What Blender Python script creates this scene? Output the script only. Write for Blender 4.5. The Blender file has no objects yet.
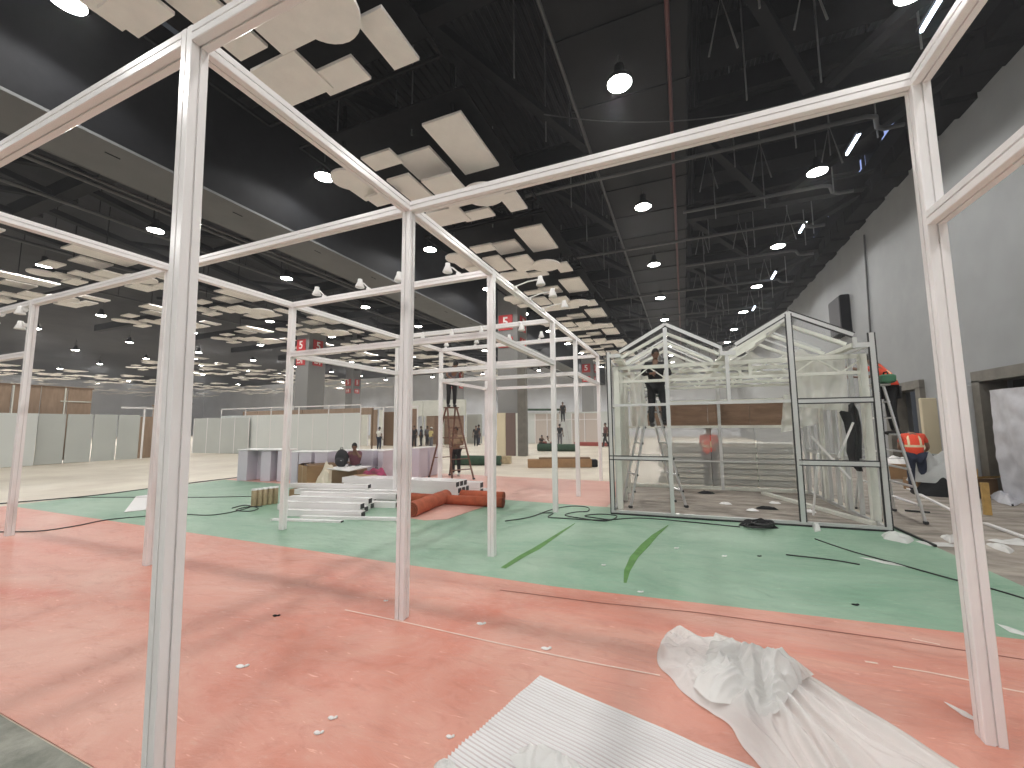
import bpy, bmesh, math, random
from mathutils import Vector, Matrix, noise
random.seed(7)
HAZE = .0018
SC = bpy.context.scene
COL = SC.collection
PI = math.pi

# ------------------------------------------------------------------ camera
FPX, YAW, PIT, ROL, CAMH = 411.55, math.radians(22.573), math.radians(5.680), math.radians(-0.4465), 1.75
fw = Vector((-math.sin(YAW)*math.cos(PIT), math.cos(YAW)*math.cos(PIT), math.sin(PIT)))
r0 = Vector((math.cos(YAW), math.sin(YAW), 0)); u0 = r0.cross(fw)
rt = math.cos(ROL)*r0 + math.sin(ROL)*u0
up = -math.sin(ROL)*r0 + math.cos(ROL)*u0
CAM = Vector((0, 0, CAMH))
cd = bpy.data.cameras.new('camera'); cam = bpy.data.objects.new('camera', cd); COL.objects.link(cam)
cam.matrix_world = Matrix(((rt.x, up.x, -fw.x, CAM.x), (rt.y, up.y, -fw.y, CAM.y), (rt.z, up.z, -fw.z, CAM.z), (0, 0, 0, 1)))
cd.sensor_fit = 'HORIZONTAL'; cd.sensor_width = 36; cd.lens = 36*FPX/1024; cd.clip_start = 0.05; cd.clip_end = 400
SC.camera = cam

def ray(px, py): return fw + rt*((px-512)/FPX) - up*((py-384)/FPX)
def gp(px, py, z=0.0):                       # where a sight line meets a level
    d = ray(px, py); return CAM + d*((z-CAMH)/d.z)
def yp(px, py, y):                           # ... or a wall y = const
    d = ray(px, py); return CAM + d*(y/d.y)
def xp(px, py, x):
    d = ray(px, py); return CAM + d*(x/d.x)
def proj(P):
    d = Vector(P)-CAM; z = d.dot(fw)
    if z <= 0.01: return None
    return 512+FPX*d.dot(rt)/z, 384-FPX*d.dot(up)/z

# ------------------------------------------------------------------ materials
MATS = {}
def mat(name, col, rough=0.6, metal=0.0, var=0.0, vscale=6.0, col2=None, bump=0.0, bscale=20.0, spec=0.5,
        alpha=1.0, emit=None, estr=0.0, detail=6.0, stretch=None, trans=0.0, dist=0.02, lo=0.35, hi=0.65):
    if name in MATS: return MATS[name]
    m = bpy.data.materials.new(name); m.use_nodes = True
    nt = m.node_tree; b = nt.nodes['Principled BSDF']; N = nt.nodes.new; L = nt.links.new
    b.inputs['Base Color'].default_value = (*col, 1); b.inputs['Roughness'].default_value = rough
    b.inputs['Metallic'].default_value = metal; b.inputs['Specular IOR Level'].default_value = spec
    b.inputs['Alpha'].default_value = alpha
    if trans: b.inputs['Transmission Weight'].default_value = trans
    if emit:
        b.inputs['Emission Color'].default_value = (*emit, 1); b.inputs['Emission Strength'].default_value = estr
    tc = None
    def coords():
        nonlocal tc
        if tc is None:
            t = N('ShaderNodeTexCoord'); mp = N('ShaderNodeMapping'); L(t.outputs['Object'], mp.inputs['Vector'])
            if stretch: mp.inputs['Scale'].default_value = stretch
            tc = mp
        return tc.outputs['Vector']
    if var or col2:
        n = N('ShaderNodeTexNoise'); n.inputs['Scale'].default_value = vscale; n.inputs['Detail'].default_value = detail
        n.inputs['Roughness'].default_value = 0.65
        L(coords(), n.inputs['Vector'])
        r = N('ShaderNodeValToRGB'); r.color_ramp.elements[0].position = lo; r.color_ramp.elements[1].position = hi
        c2 = col2 or tuple(min(1, c*(1+var)) for c in col); c1 = col if col2 else tuple(c*(1-var) for c in col)
        r.color_ramp.elements[0].color = (*c1, 1); r.color_ramp.elements[1].color = (*c2, 1)
        L(n.outputs['Fac'], r.inputs['Fac']); L(r.outputs['Color'], b.inputs['Base Color'])
    if bump:
        n2 = N('ShaderNodeTexNoise'); n2.inputs['Scale'].default_value = bscale; n2.inputs['Detail'].default_value = 5
        L(coords(), n2.inputs['Vector'])
        bp = N('ShaderNodeBump'); bp.inputs['Strength'].default_value = bump; bp.inputs['Distance'].default_value = dist
        L(n2.outputs['Fac'], bp.inputs['Height']); L(bp.outputs['Normal'], b.inputs['Normal'])
    MATS[name] = m
    return m

def carpet_mat(name, base, pale, dark, dirt):
    """worn exhibition carpet: large faded clouds, fine scuffs, a dusty film and scattered pale scratches"""
    m = bpy.data.materials.new(name); m.use_nodes = True; nt = m.node_tree; N = nt.nodes.new; L = nt.links.new
    b = nt.nodes['Principled BSDF']; b.inputs['Roughness'].default_value = 0.42; b.inputs['Specular IOR Level'].default_value = 0.35
    t = N('ShaderNodeTexCoord')
    def nz(scale, detail, st=(1, 1, 1), rough=.6, dist=0):
        mp = N('ShaderNodeMapping'); mp.inputs['Scale'].default_value = st; L(t.outputs['Object'], mp.inputs['Vector'])
        n = N('ShaderNodeTexNoise'); n.inputs['Scale'].default_value = scale; n.inputs['Detail'].default_value = detail
        n.inputs['Roughness'].default_value = rough; n.inputs['Distortion'].default_value = dist
        L(mp.outputs['Vector'], n.inputs['Vector']); return n.outputs['Fac']
    def ramp(f, a, bb, ca, cb):
        r = N('ShaderNodeValToRGB'); r.color_ramp.elements[0].position = a; r.color_ramp.elements[1].position = bb
        r.color_ramp.elements[0].color = (*ca, 1); r.color_ramp.elements[1].color = (*cb, 1); L(f, r.inputs['Fac']); return r.outputs['Color']
    def mix(f, a, bb):
        x = N('ShaderNodeMix'); x.data_type = 'RGBA'; L(f, x.inputs['Factor']); L(a, x.inputs['A']); 
        if isinstance(bb, tuple): x.inputs['B'].default_value = (*bb, 1)
        else: L(bb, x.inputs['B'])
        return x.outputs['Result']
    c = ramp(nz(.38, 9, (1, 1.6, 1), .66, .8), .36, .66, base, pale)
    k = (1, 1, 1); z = (0, 0, 0)
    c = mix(ramp(nz(2.6, 7, (1, 2.2, 1), .7, 1.2), .52, .78, z, (.55,)*3), c, dark)
    c = mix(ramp(nz(11, 4, (1, 3, 1), .7, .4), .58, .80, z, (.38,)*3), c, dirt)
    c = mix(ramp(nz(30, 3, (.25, 1.6, 1), .6, .8), .665, .70, z, (.45,)*3), c, tuple(min(1, p*1.25+.1) for p in pale))
    L(c, b.inputs['Base Color'])
    bp = N('ShaderNodeBump'); bp.inputs['Strength'].default_value = .6; bp.inputs['Distance'].default_value = .04
    L(nz(1.8, 6, (1, 2.4, 1), .6, .8), bp.inputs['Height']); L(bp.outputs['Normal'], b.inputs['Normal'])
    return m

def film_mat(name, col, alpha, rough=.3, bump=.3, bscale=14):
    m = bpy.data.materials.new(name); m.use_nodes = True; nt = m.node_tree; N = nt.nodes.new; L = nt.links.new
    b = nt.nodes['Principled BSDF']; b.inputs['Base Color'].default_value = (*col, 1); b.inputs['Roughness'].default_value = rough
    out = nt.nodes['Material Output']
    tr = N('ShaderNodeBsdfTransparent'); mx = N('ShaderNodeMixShader'); mx.inputs[0].default_value = alpha
    tl = N('ShaderNodeBsdfTranslucent'); tl.inputs['Color'].default_value = (*col, 1)
    m2 = N('ShaderNodeMixShader'); m2.inputs[0].default_value = .3
    L(b.outputs[0], m2.inputs[1]); L(tl.outputs[0], m2.inputs[2])
    L(tr.outputs[0], mx.inputs[1]); L(m2.outputs[0], mx.inputs[2]); L(mx.outputs[0], out.inputs['Surface'])
    if bump:
        t = N('ShaderNodeTexCoord'); n = N('ShaderNodeTexNoise'); n.inputs['Scale'].default_value = bscale; n.inputs['Detail'].default_value = 6
        n.inputs['Distortion'].default_value = 1.5
        L(t.outputs['Object'], n.inputs['Vector']); bp = N('ShaderNodeBump'); bp.inputs['Strength'].default_value = bump; bp.inputs['Distance'].default_value = .02
        L(n.outputs['Fac'], bp.inputs['Height']); L(bp.outputs['Normal'], b.inputs['Normal'])
    return m

M_ALU = mat('painted_aluminium', (.88, .86, .855), rough=.22, spec=.6)
M_SLOT = mat('profile_slot', (.25, .245, .25), rough=.5)
M_PANELW = mat('ceiling_panel_white', (.86, .825, .79), rough=.8, var=.03, vscale=3)
M_BLACK = mat('black_paint', (.008, .0085, .010), spec=.12, rough=.75, var=.25, vscale=4)
M_DARK = mat('dark_grey_paint', (.009, .0095, .011), spec=.12, rough=.7, var=.2, vscale=2)
M_DUCT = mat('duct_grey', (.010, .0105, .012), spec=.12, rough=.55, var=.15, vscale=1.5)
M_BULKLIT = mat('bulkhead_lit_underside', (.15, .155, .155), spec=.12, rough=.7, var=.06, vscale=1.2)  # paler than the beam sides: floor bounce light put into the colour
M_PIPE = mat('pipe_grey', (.065, .066, .068), rough=.5)
M_REDPIPE = mat('sprinkler_red', (.09, .02, .018), rough=.5)
M_WALL = mat('wall_grey', (.27, .28, .285), rough=.8, var=.05, vscale=1.2, bump=.1, bscale=9)
M_WALLD = mat('wall_dark', (.02, .02, .023), spec=.12, rough=.8)
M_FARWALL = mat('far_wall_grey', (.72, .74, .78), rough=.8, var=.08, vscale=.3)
M_CONC = mat('concrete_dusty', (.60, .53, .43), rough=.55, col2=(.76, .70, .58), vscale=.55, bump=.15, bscale=3, detail=9)
M_DIRTY = mat('dirty_screed', (.17, .145, .12), rough=.7, col2=(.44, .39, .335), vscale=1.5, bump=.5, bscale=5, detail=10, stretch=(.8, 2.2, 1), lo=.36, hi=.62)
M_GREYC = mat('bare_concrete', (.17, .18, .15), rough=.8, col2=(.36, .36, .31), vscale=3.5, bump=.3, bscale=14, detail=9)
M_RED = carpet_mat('red_carpet', (.63, .225, .16), (.71, .415, .335), (.46, .155, .11), (.68, .48, .40))
M_RED2 = carpet_mat('pale_red_carpet', (.64, .33, .27), (.74, .46, .385), (.52, .25, .205), (.72, .54, .46))
M_GREEN = carpet_mat('green_carpet', (.20, .365, .25), (.345, .49, .37), (.14, .265, .18), (.46, .55, .45))
M_GREEND = mat('clean_green', (.10, .25, .06), rough=.7, var=.2, vscale=8)
M_CHALK = mat('chalk_line', (.86, .70, .62), rough=.9)
M_GALU = mat('greenhouse_aluminium', (.62, .63, .62), rough=.35, metal=.25, spec=.6)
M_RUB = mat('rubber_gasket', (.03, .03, .032), rough=.6)
M_CREAM = mat('cream_timber', (.72, .73, .66), rough=.55, var=.06, vscale=3)
M_BROWN = mat('brown_board', (.22, .135, .085), rough=.65, col2=(.30, .19, .125), vscale=4, stretch=(.6, .6, 3))
M_WOOD = mat('brown_veneer', (.28, .19, .125), rough=.6, col2=(.37, .26, .18), vscale=3, stretch=(3, 3, .5))
M_POLY = film_mat('frosted_sheet', (.60, .60, .575), .38, rough=.4, bump=.1, bscale=2)
M_PANE = film_mat('dusty_pane', (.70, .72, .71), .03, rough=.12, bump=.05, bscale=2)
M_ROOFP = film_mat('roof_sheet', (.80, .80, .77), .07, rough=.3, bump=.1, bscale=3)
M_FILM = film_mat('plastic_film', (.93, .93, .91), .92, rough=.25, bump=.25, bscale=9)
M_HANG = film_mat('hanging_film', (.84, .84, .78), .62, rough=.3, bump=.4, bscale=6)
M_FOAM = mat('foam_sheet', (.80, .79, .79), rough=.6, var=.03, vscale=4)
M_WPAN = mat('booth_panel_white', (.66, .69, .67), rough=.5, var=.03, vscale=.8)
M_WPAN2 = mat('booth_panel_grey', (.50, .525, .50), rough=.5, var=.04, vscale=.8)
M_LAV = mat('plinth_lavender', (.63, .59, .66), rough=.45, var=.05, vscale=1)
M_BOARD = mat('white_board', (.86, .85, .84), rough=.4)
M_CARD = mat('cardboard', (.34, .205, .105), rough=.8, var=.12, vscale=3)
M_CARDD = mat('cardboard_inside', (.20, .125, .07), rough=.85)
M_ORANGE = mat('orange_carpet_roll', (.42, .10, .045), rough=.85, var=.18, vscale=6, bump=.3, bscale=60)
M_DKGREEN = mat('dark_green_roll', (.035, .075, .045), rough=.9, var=.2, vscale=6)
M_TAN = mat('tan_tin', (.42, .33, .20), rough=.5, var=.2, vscale=9)
M_RUST = mat('rusty_ladder', (.16, .075, .05), rough=.6, var=.25, vscale=8)
M_LADALU = mat('ladder_aluminium', (.60, .60, .60), rough=.32, metal=.5)
M_CABLE = mat('black_cable', (.02, .02, .022), rough=.5)
M_BLKCLOTH = mat('black_cloth', (.008, .0085, .010), rough=.85, bump=.4, bscale=7)
M_MAGENTA = mat('magenta_blanket', (.42, .045, .14), rough=.9, col2=(.14, .05, .06), vscale=7, bump=.6, bscale=14)
M_CREAMCL = mat('cream_cloth', (.72, .64, .52), rough=.9, bump=.4, bscale=9)
M_SIGNRED = mat('sign_red', (.55, .035, .04), rough=.5)
M_SIGNW = mat('sign_white', (.85, .84, .82), rough=.5)
M_COLUMN = mat('column_grey', (.24, .24, .235), rough=.7, var=.04, vscale=.8)
M_GREYBOX = mat('grey_cabinet', (.42, .43, .43), rough=.5, var=.06, vscale=1.5)
M_SHEET = mat('grey_wrap', (.50, .50, .53), rough=.5, var=.12, vscale=3, bump=.5, bscale=4)
M_CREAMDOOR = mat('cream_board', (.62, .54, .38), rough=.5, var=.03, vscale=1)
M_GREYST = mat('door_surround_stone', (.135, .125, .105), rough=.5, var=.2, vscale=3)
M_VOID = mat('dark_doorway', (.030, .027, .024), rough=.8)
M_BIN = mat('grey_green_bin', (.23, .27, .26), rough=.5)
M_YEL = mat('tan_carton', (.52, .33, .11), rough=.8, var=.2, vscale=4)
M_GLOW = mat('lamp_lens', (1, 1, 1), emit=(1, .965, .91), estr=32)
M_LED = mat('led_tube_glow', (1, 1, 1), emit=(.72, .83, 1), estr=9)
M_SKYB = mat('clerestory_daylight', (.2, .25, .4), emit=(.30, .38, .72), estr=.75)
M_SPOTW = mat('spotlight_white', (.82, .81, .79), rough=.35)

def film_stripes(): pass

# ------------------------------------------------------------------ mesh helpers
class MB:
    def __init__(s): s.v = []; s.f = []; s.mi = []; s.sm = []
    def add(s, vs, fs, mi=0, smooth=False):
        b = len(s.v); s.v += [tuple(v) for v in vs]
        for f in fs: s.f.append(tuple(b+i for i in f)); s.mi.append(mi); s.sm.append(smooth)
        return s
    def box(s, c, d, mi=0, rz=0, M=None):
        x, y, z = (k/2 for k in d)
        vs = [Vector((a*x, b*y, e*z)) for e in (-1, 1) for a, b in ((-1, -1), (1, -1), (1, 1), (-1, 1))]
        R = M or Matrix.Rotation(rz, 3, 'Z'); c = Vector(c)
        return s.add([R @ v + c for v in vs], [(3, 2, 1, 0), (4, 5, 6, 7), (0, 1, 5, 4), (1, 2, 6, 5), (2, 3, 7, 6), (3, 0, 4, 7)], mi)
    def cbox(s, c, d, ch=.01, mi=0, rz=0):
        x, y, z = (k/2 for k in d); prof = [(-x+ch, -y), (x-ch, -y), (x, -y+ch), (x, y-ch), (x-ch, y), (-x+ch, y), (-x, y-ch), (-x, -y+ch)]
        inn = [(a*(1-ch/x), b*(1-ch/y)) for a, b in prof]
        R = Matrix.Rotation(rz, 3, 'Z'); c = Vector(c)
        rings = [(inn, -z), (prof, -z+ch), (prof, z-ch), (inn, z)]
        vs = [R @ Vector((a, b, zz)) + c for ring, zz in rings for a, b in ring]
        fs = [tuple(range(7, -1, -1)), tuple(range(24, 32))]
        for k in range(3):
            for i in range(8): j = (i+1) % 8; fs.append((k*8+i, k*8+j, k*8+8+j, k*8+8+i))
        return s.add(vs, fs, mi)
    def prism(s, poly, z0, z1, mi=0):
        n = len(poly); vs = [(x, y, z0) for x, y in poly] + [(x, y, z1) for x, y in poly]
        fs = [tuple(range(n-1, -1, -1)), tuple(range(n, 2*n))] + [(i, (i+1) % n, n+(i+1) % n, n+i) for i in range(n)]
        return s.add(vs, fs, mi)
    def sweep(s, p0, p1, sec, mi=0, upv=None):
        """extrude a closed 2-D section from p0 to p1"""
        p0, p1 = Vector(p0), Vector(p1); d = (p1-p0).normalized()
        u = Vector(upv) if upv else (Vector((0, 0, 1)) if abs(d.z) < .9 else Vector((0, 1, 0)))
        a = d.cross(u).normalized(); b = a.cross(d)
        n = len(sec); vs = [p0+a*x+b*y for x, y in sec] + [p1+a*x+b*y for x, y in sec]
        fs = [tuple(range(n)), tuple(range(2*n-1, n-1, -1))] + [((i+1) % n, i, n+i, n+(i+1) % n) for i in range(n)]
        return s.add(vs, fs, mi)
    def bar(s, p0, p1, w, h, mi=0, upv=None):
        return s.sweep(p0, p1, [(-w/2, -h/2), (w/2, -h/2), (w/2, h/2), (-w/2, h/2)], mi, upv)
    def tube(s, pts, r, n=8, mi=0, cap=True):
        pts = [Vector(p) for p in pts]; rs = r if isinstance(r, (list, tuple)) else [r]*len(pts)
        vs = []; prev = None
        for i, p in enumerate(pts):
            d = (pts[min(i+1, len(pts)-1)]-pts[max(i-1, 0)])
            if d.length < 1e-9: d = Vector((0, 0, 1))
            d.normalize()
            if prev is None:
                u = Vector((0, 0, 1)) if abs(d.z) < .9 else Vector((1, 0, 0)); a = d.cross(u).normalized()
            else: a = (prev-d*prev.dot(d)).normalized()
            prev = a; b = d.cross(a)
            for k in range(n):
                t = 2*PI*k/n; vs.append(p+(a*math.cos(t)+b*math.sin(t))*rs[i])
        fs = []
        for i in range(len(pts)-1):
            for k in range(n): j = (k+1) % n; fs.append((i*n+k, i*n+j, (i+1)*n+j, (i+1)*n+k))
        s.add(vs, fs, mi, True)
        if cap: s.add(vs[:n], [tuple(range(n-1, -1, -1))], mi); s.add(vs[-n:], [tuple(range(n))], mi)
        return s
    def lathe(s, prof, c=(0, 0, 0), n=20, mi=0, M=None, smooth=True):
        c = Vector(c); R = M or Matrix.Identity(3)
        vs = [R @ Vector((r*math.cos(2*PI*k/n), r*math.sin(2*PI*k/n), z))+c for r, z in prof for k in range(n)]
        fs = [(i*n+k, i*n+(k+1) % n, (i+1)*n+(k+1) % n, (i+1)*n+k) for i in range(len(prof)-1) for k in range(n)]
        s.add(vs, fs, mi, smooth)
        if prof[0][0] > 1e-6: s.add(vs[:n], [tuple(range(n-1, -1, -1))], mi)
        if prof[-1][0] > 1e-6: s.add(vs[-n:], [tuple(range(n))], mi)
        return s
    def ball(s, c, r, n=12, mi=0, M=None):
        r = r if isinstance(r, (tuple, list)) else (r,)*3; c = Vector(c); R = M or Matrix.Identity(3)
        m = n//2+1; vs = []; fs = []
        for i in range(m+1):
            t = PI*i/m
            for k in range(n): p = 2*PI*k/n; vs.append(R @ Vector((r[0]*math.sin(t)*math.cos(p), r[1]*math.sin(t)*math.sin(p), r[2]*math.cos(t)))+c)
        for i in range(m):
            for k in range(n): fs.append((i*n+k, (i+1)*n+k, (i+1)*n+(k+1) % n, i*n+(k+1) % n))
        return s.add(vs, fs, mi, True)
    def grid(s, fn, nu, nv, mi=0, smooth=True):
        vs = [fn(i/nu, j/nv) for i in range(nu+1) for j in range(nv+1)]
        fs = [(i*(nv+1)+j, (i+1)*(nv+1)+j, (i+1)*(nv+1)+j+1, i*(nv+1)+j+1) for i in range(nu) for j in range(nv)]
        return s.add(vs, fs, mi, smooth)
    def build(s, name, mats, parent=None, fix=False):
        me = bpy.data.meshes.new(name); me.from_pydata(s.v, [], s.f); 
        for m in (mats if isinstance(mats, (list, tuple)) else [mats]): me.materials.append(m)
        me.polygons.foreach_set('material_index', s.mi); me.polygons.foreach_set('use_smooth', s.sm)
        if fix:
            bm = bmesh.new(); bm.from_mesh(me); bmesh.ops.recalc_face_normals(bm, faces=bm.faces); bm.to_mesh(me); bm.free()
        me.update()
        o = bpy.data.objects.new(name, me); COL.objects.link(o)
        if parent: o.parent = parent
        return o

def tag(o, label, cat, group=None, kind=None):
    o['label'] = label; o['category'] = cat
    if group: o['group'] = group
    if kind: o['kind'] = kind
    return o
def thing(name, label, cat, loc=(0, 0, 0), rz=0, group=None):
    o = bpy.data.objects.new(name, None); COL.objects.link(o); o.empty_display_size = .1
    o.location = loc; o.rotation_euler = (0, 0, rz); return tag(o, label, cat, group)
def struct(o): o['kind'] = 'structure'; return o
def plabel(o, label): o['label'] = label; return o
def copy_tree(o, loc=None, rz=None):
    c = o.copy(); COL.objects.link(c)
    if loc is not None: c.location = loc
    if rz is not None: c.rotation_euler = (0, 0, rz)
    for ch in o.children:
        d = ch.copy(); COL.objects.link(d); d.parent = c
        for g in ch.children:
            e = g.copy(); COL.objects.link(e); e.parent = d
    return c
ORD = ['first', 'second', 'third', 'fourth', 'fifth', 'sixth', 'seventh', 'eighth', 'ninth', 'tenth', 'eleventh', 'twelfth', 'thirteenth', 'fourteenth', 'fifteenth', 'sixteenth', 'seventeenth', 'eighteenth']

# ================================================================== THE HALL
WX, YEND, XEND = 6.8, 62.0, -105.0
struct(MB().box((-49, 25, -.05), (113, 76, .1)).build('floor', M_CONC))
# bare grey concrete where the red carpet stops near the camera, dirty screed by the wall
struct(MB().box((-14.0, -.85, .004), (29, 4.28, .004)).build('floor_bare_strip', M_GREYC))
struct(MB().box((4.96, 13.2, .004), (3.64, 18.0, .004)).build('floor_dirty_strip', M_DIRTY))
DOORS = [(16.35, 18.75, 2.80), (9.2, 13.85, 2.74)]
w = MB()
def wallbox(y0, y1, z0, z1): w.box((WX+.3, (y0+y1)/2, (z0+z1)/2), (.6, y1-y0, z1-z0))
ZW = 9.75
wallbox(-12, 9.2, 0, ZW); wallbox(13.85, 16.35, 0, ZW); wallbox(18.75, YEND, 0, ZW); wallbox(9.2, 13.85, 2.74, ZW); wallbox(16.35, 18.75, 2.8, ZW)
struct(w.build('wall_right', M_WALL))
w = MB(); w.box((WX+.32, 25, 10.6), (.6, 74, 1.75)); w.box((WX+.32, 25, 12.5), (.6, 74, .8))
struct(w.build('wall_right_upper', M_WALLD))
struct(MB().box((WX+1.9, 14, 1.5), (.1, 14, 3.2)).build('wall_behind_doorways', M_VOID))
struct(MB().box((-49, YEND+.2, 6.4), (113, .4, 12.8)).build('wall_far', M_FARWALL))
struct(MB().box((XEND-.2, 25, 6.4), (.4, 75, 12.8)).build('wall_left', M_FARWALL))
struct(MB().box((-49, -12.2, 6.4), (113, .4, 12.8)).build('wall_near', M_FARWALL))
# roof deck: trapezoid ribs run along y
dk = MB(); sec = []
x = -12.0
while x < 7.3:
    for dx, dz in ((0, 0), (.09, 0), (.12, .06), (.21, .06), (.24, 0)): sec.append((x+dx, 12.75+dz))
    x += .24
vs = [(a, -12, b) for a, b in sec]+[(a, YEND, b) for a, b in sec]; n = len(sec)
dk.add(vs, [(i, i+1, n+i+1, n+i) for i in range(n-1)])
struct(dk.build('ceiling', mat('roof_deck', (.024, .025, .027), spec=.12, rough=.5, var=.2, vscale=1)))
struct(MB().box((-58.5, 25, 10.9), (93.4, 74, .1)).build('ceiling_low_part', mat('far_ceiling', (.045, .046, .05), spec=.12, rough=.8, var=.2, vscale=.5)))
# clerestory windows
cw = MB()
for k, (y0, ln_) in enumerate(((12.9, 2.2), (15.5, 2.2), (19.1, 1.4), (22.3, 1.3), (26, 1.6))):
    c = struct(MB().box((WX+.12, y0+ln_/2, 11.8), (.05, ln_-.15, .55)).build('window_%d' % (k+1), M_SKYB))
    f = MB()
    for zz in (11.5, 12.1): f.box((WX+.06, y0+ln_/2, zz), (.1, ln_, .06))
    for yy in (y0+.03, y0+ln_-.03): f.box((WX+.06, yy, 11.8), (.1, .06, .6))
    f.build('window_frame', M_BLACK, c)

# big boxed beam left of the first lamp row, light from below painted into its paler soffit
b = MB(); b.box((-11.4, 25, 9.3), (1.5, 74, 3.3)); struct(b.build('ceiling_beam', M_DARK))
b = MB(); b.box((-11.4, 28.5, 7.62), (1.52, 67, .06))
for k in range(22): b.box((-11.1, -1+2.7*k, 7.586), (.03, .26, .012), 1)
struct(b.build('ceiling_beam_soffit', [M_BULKLIT, M_BLACK]))


# wide flat duct over the second lamp row
d = MB(); d.cbox((-.9, 28.5, 10.15), (2.7, 66, 1.0), .05)
for k in range(32): d.box((-.9, -2.4+2.0*k, 10.15), (2.78, .06, 1.06))
tag(d.build('ventilation_duct', M_DUCT), 'wide flat dark ventilation duct running the length of the hall above the central lamps', 'duct')
# steel cross beams, bracing and hangers
for k in range(9):
    yb = 6.25+5.45*k-5.45
    s = MB()
    s.box((-1.6, yb, 9.78), (16.6, .34, .05)); s.box((-1.6, yb, 10.3), (16.6, .34, .05)); s.box((-1.6, yb, 10.04), (16.6, .04, .5))
    struct(s.build('steel_beam', M_DARK))
    s = MB()
    for (xa, xb) in ((-7.6, -4.7), (-4.4, -2.3), (.6, 3.2), (6.4, 3.6)):
        s.bar((xa, yb+.2, 9.9), (xb, yb+5.2, 9.9), .24, .2)
    struct(s.build('roof_bracing', M_DARK))
    s = MB()
    for xx in (-8.2, -6.0, -3.0, 1.5, 3.0, 5.0):
        for q in range(2):
            y2 = yb+1.4+2.4*q+random.uniform(-.3, .3); x2 = xx+random.uniform(-.3, .3)
            s.tube([(x2, y2, 12.7), (x2, y2, random.uniform(8.7, 9.4))], .018, 6)
    for xx in (1.1, 2.6, 4.4):
        y2 = yb+2.6; s.tube([(xx-.28, y2, 9.35), (xx, y2, 10.6), (xx+.25, y2, 9.35)], .022, 6)
        s.tube([(xx, y2, 10.6), (xx, y2, 12.7)], .022, 6)
    struct(s.build('ceiling_hanger_rods', mat('rod_steel', (.22, .22, .22), rough=.4, metal=.3)))
# left bay: beams & lattice over the panel rows
for k in range(9):
    yb = 1.0+5.45*k
    s = MB(); s.box((-19.0, yb, 9.8), (15.2, .4, .5)); s.box((-36, yb, 9.8), (15.2, .4, .5))
    for q in range(5): s.bar((-12-3*q, yb, 9.7), (-13.6-3*q, yb+5.4, 9.7), .25, .2)
    struct(s.build('steel_beam', M_DARK))
for i, (xx, zz) in enumerate(((-16.2, 9.3), (-19.2, 9.45), (-22.4, 9.35), (-25.0, 9.5), (-30.2, 9.4))):
    pipe_ = MB().tube([(xx, -8, zz), (xx, 60, zz)], .07 if i % 2 else .05, 10).build('pipe', M_PIPE)
    tag(pipe_, '%s grey pipe past the boxed ceiling beam, running along the hall' % ORD[i+2], 'pipe')
    s = MB()
    for q in range(10):
        y2 = 2+5.4*q; s.tube([(xx, y2, zz), (xx, y2, 10.9)], .015, 6); s.tube([(xx+.9, y2+1.2, 10.9), (xx+.9, y2+1.2, 8.9)], .02, 6); s.bar((xx-.2, y2+2, 9.9), (xx+2.6, y2+5, 9.9), .18, .16)
    struct(s.build('ceiling_hanger_rods', M_DARK))
# stepped black corbels along the top of the long wall
s = MB(); y = 4.0; k = 0
while y < 60:
    dz = [0, .07, .02, .10][k % 4]; s.box((6.5, y, 9.74-dz/2), (.75, .72, .46+dz)); y += .82; k += 1
struct(s.build('trim_1', M_BLACK))

s = MB()
for k in range(24): s.box((3.6, 3.0+1.95*k, 11.3), (5.6, .95, .6))
struct(s.build('roof_purlins', M_BLACK))
# pipes
def pipe(pts, r, m, label, name='pipe'):
    return tag(MB().tube(pts, r, 10).build(name, m), label, 'pipe')
pipe([(-12.7, -4, 7.9), (-12.7, 60, 7.9)], .07, M_PIPE, 'grey pipe running along the far side of the boxed ceiling beam')
pipe([(-14.6, -4, 8.4), (-14.6, 60, 8.4)], .06, M_PIPE, 'thinner grey pipe parallel to the one beside the boxed beam')
pipe([(.05, -4, 9.45), (.05, 60, 9.45)], .045, M_REDPIPE, 'red sprinkler pipe under the wide flat duct', 'sprinkler_pipe')
pipe([(-2.1, -4, 9.42), (-2.1, 60, 9.42)], .04, M_PIPE, 'thin grey conduit along the edge of the wide flat duct', 'conduit')
for i, (yy, zz, xa, xb) in enumerate([(12.1, 9.25, -4.5, 5.5), (15.2, 9.2, .3, 5.4), (17.4, 9.1, -4.2, 5.2), (20.5, 9.15, .4, 5.6), (24.2, 9.1, -4, 5.6), (30, 9.2, -4, 5.6)]):
    pts = [(xa, yy, zz), (xb-1.0, yy, zz), (xb-.8, yy+.1, zz), (xb-.6, yy+.6, zz+.02), (xb-.4, yy+.75, zz+.02), (xb, yy+.75, zz+.02)]
    pipe(pts, .055, M_PIPE, '%s grey cross pipe under the roof beams counted from the camera' % ORD[i])
for i, yy in enumerate([3.4, 5.9, 8.7]):
    g = thing('air_duct', '%s ribbed round air duct crossing under the roof deck, counted from the camera' % ORD[i], 'duct')
    pr = []
    zc = 11.4
    m = MB(); R = Matrix(((0, 0, 1), (0, 1, 0), (-1, 0, 0)))
    prof = []
    for q in range(120): prof += [(.42+.018*(q % 2), -2.2+q*.05)]
    m.lathe(prof, (3.2, yy, zc), 20, M=R); m.build('duct_body', mat('ribbed_duct', (.16, .155, .15), rough=.5, metal=.2), g)
    c = MB(); 
    for q in (1.4, 3.2, 5.2): c.tube([(q, yy+.46*math.cos(t/8*PI), zc-.46*math.sin(t/8*PI)) for t in range(9)], .02, 6)
    c.build('strap', M_BLACK, g)
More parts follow.
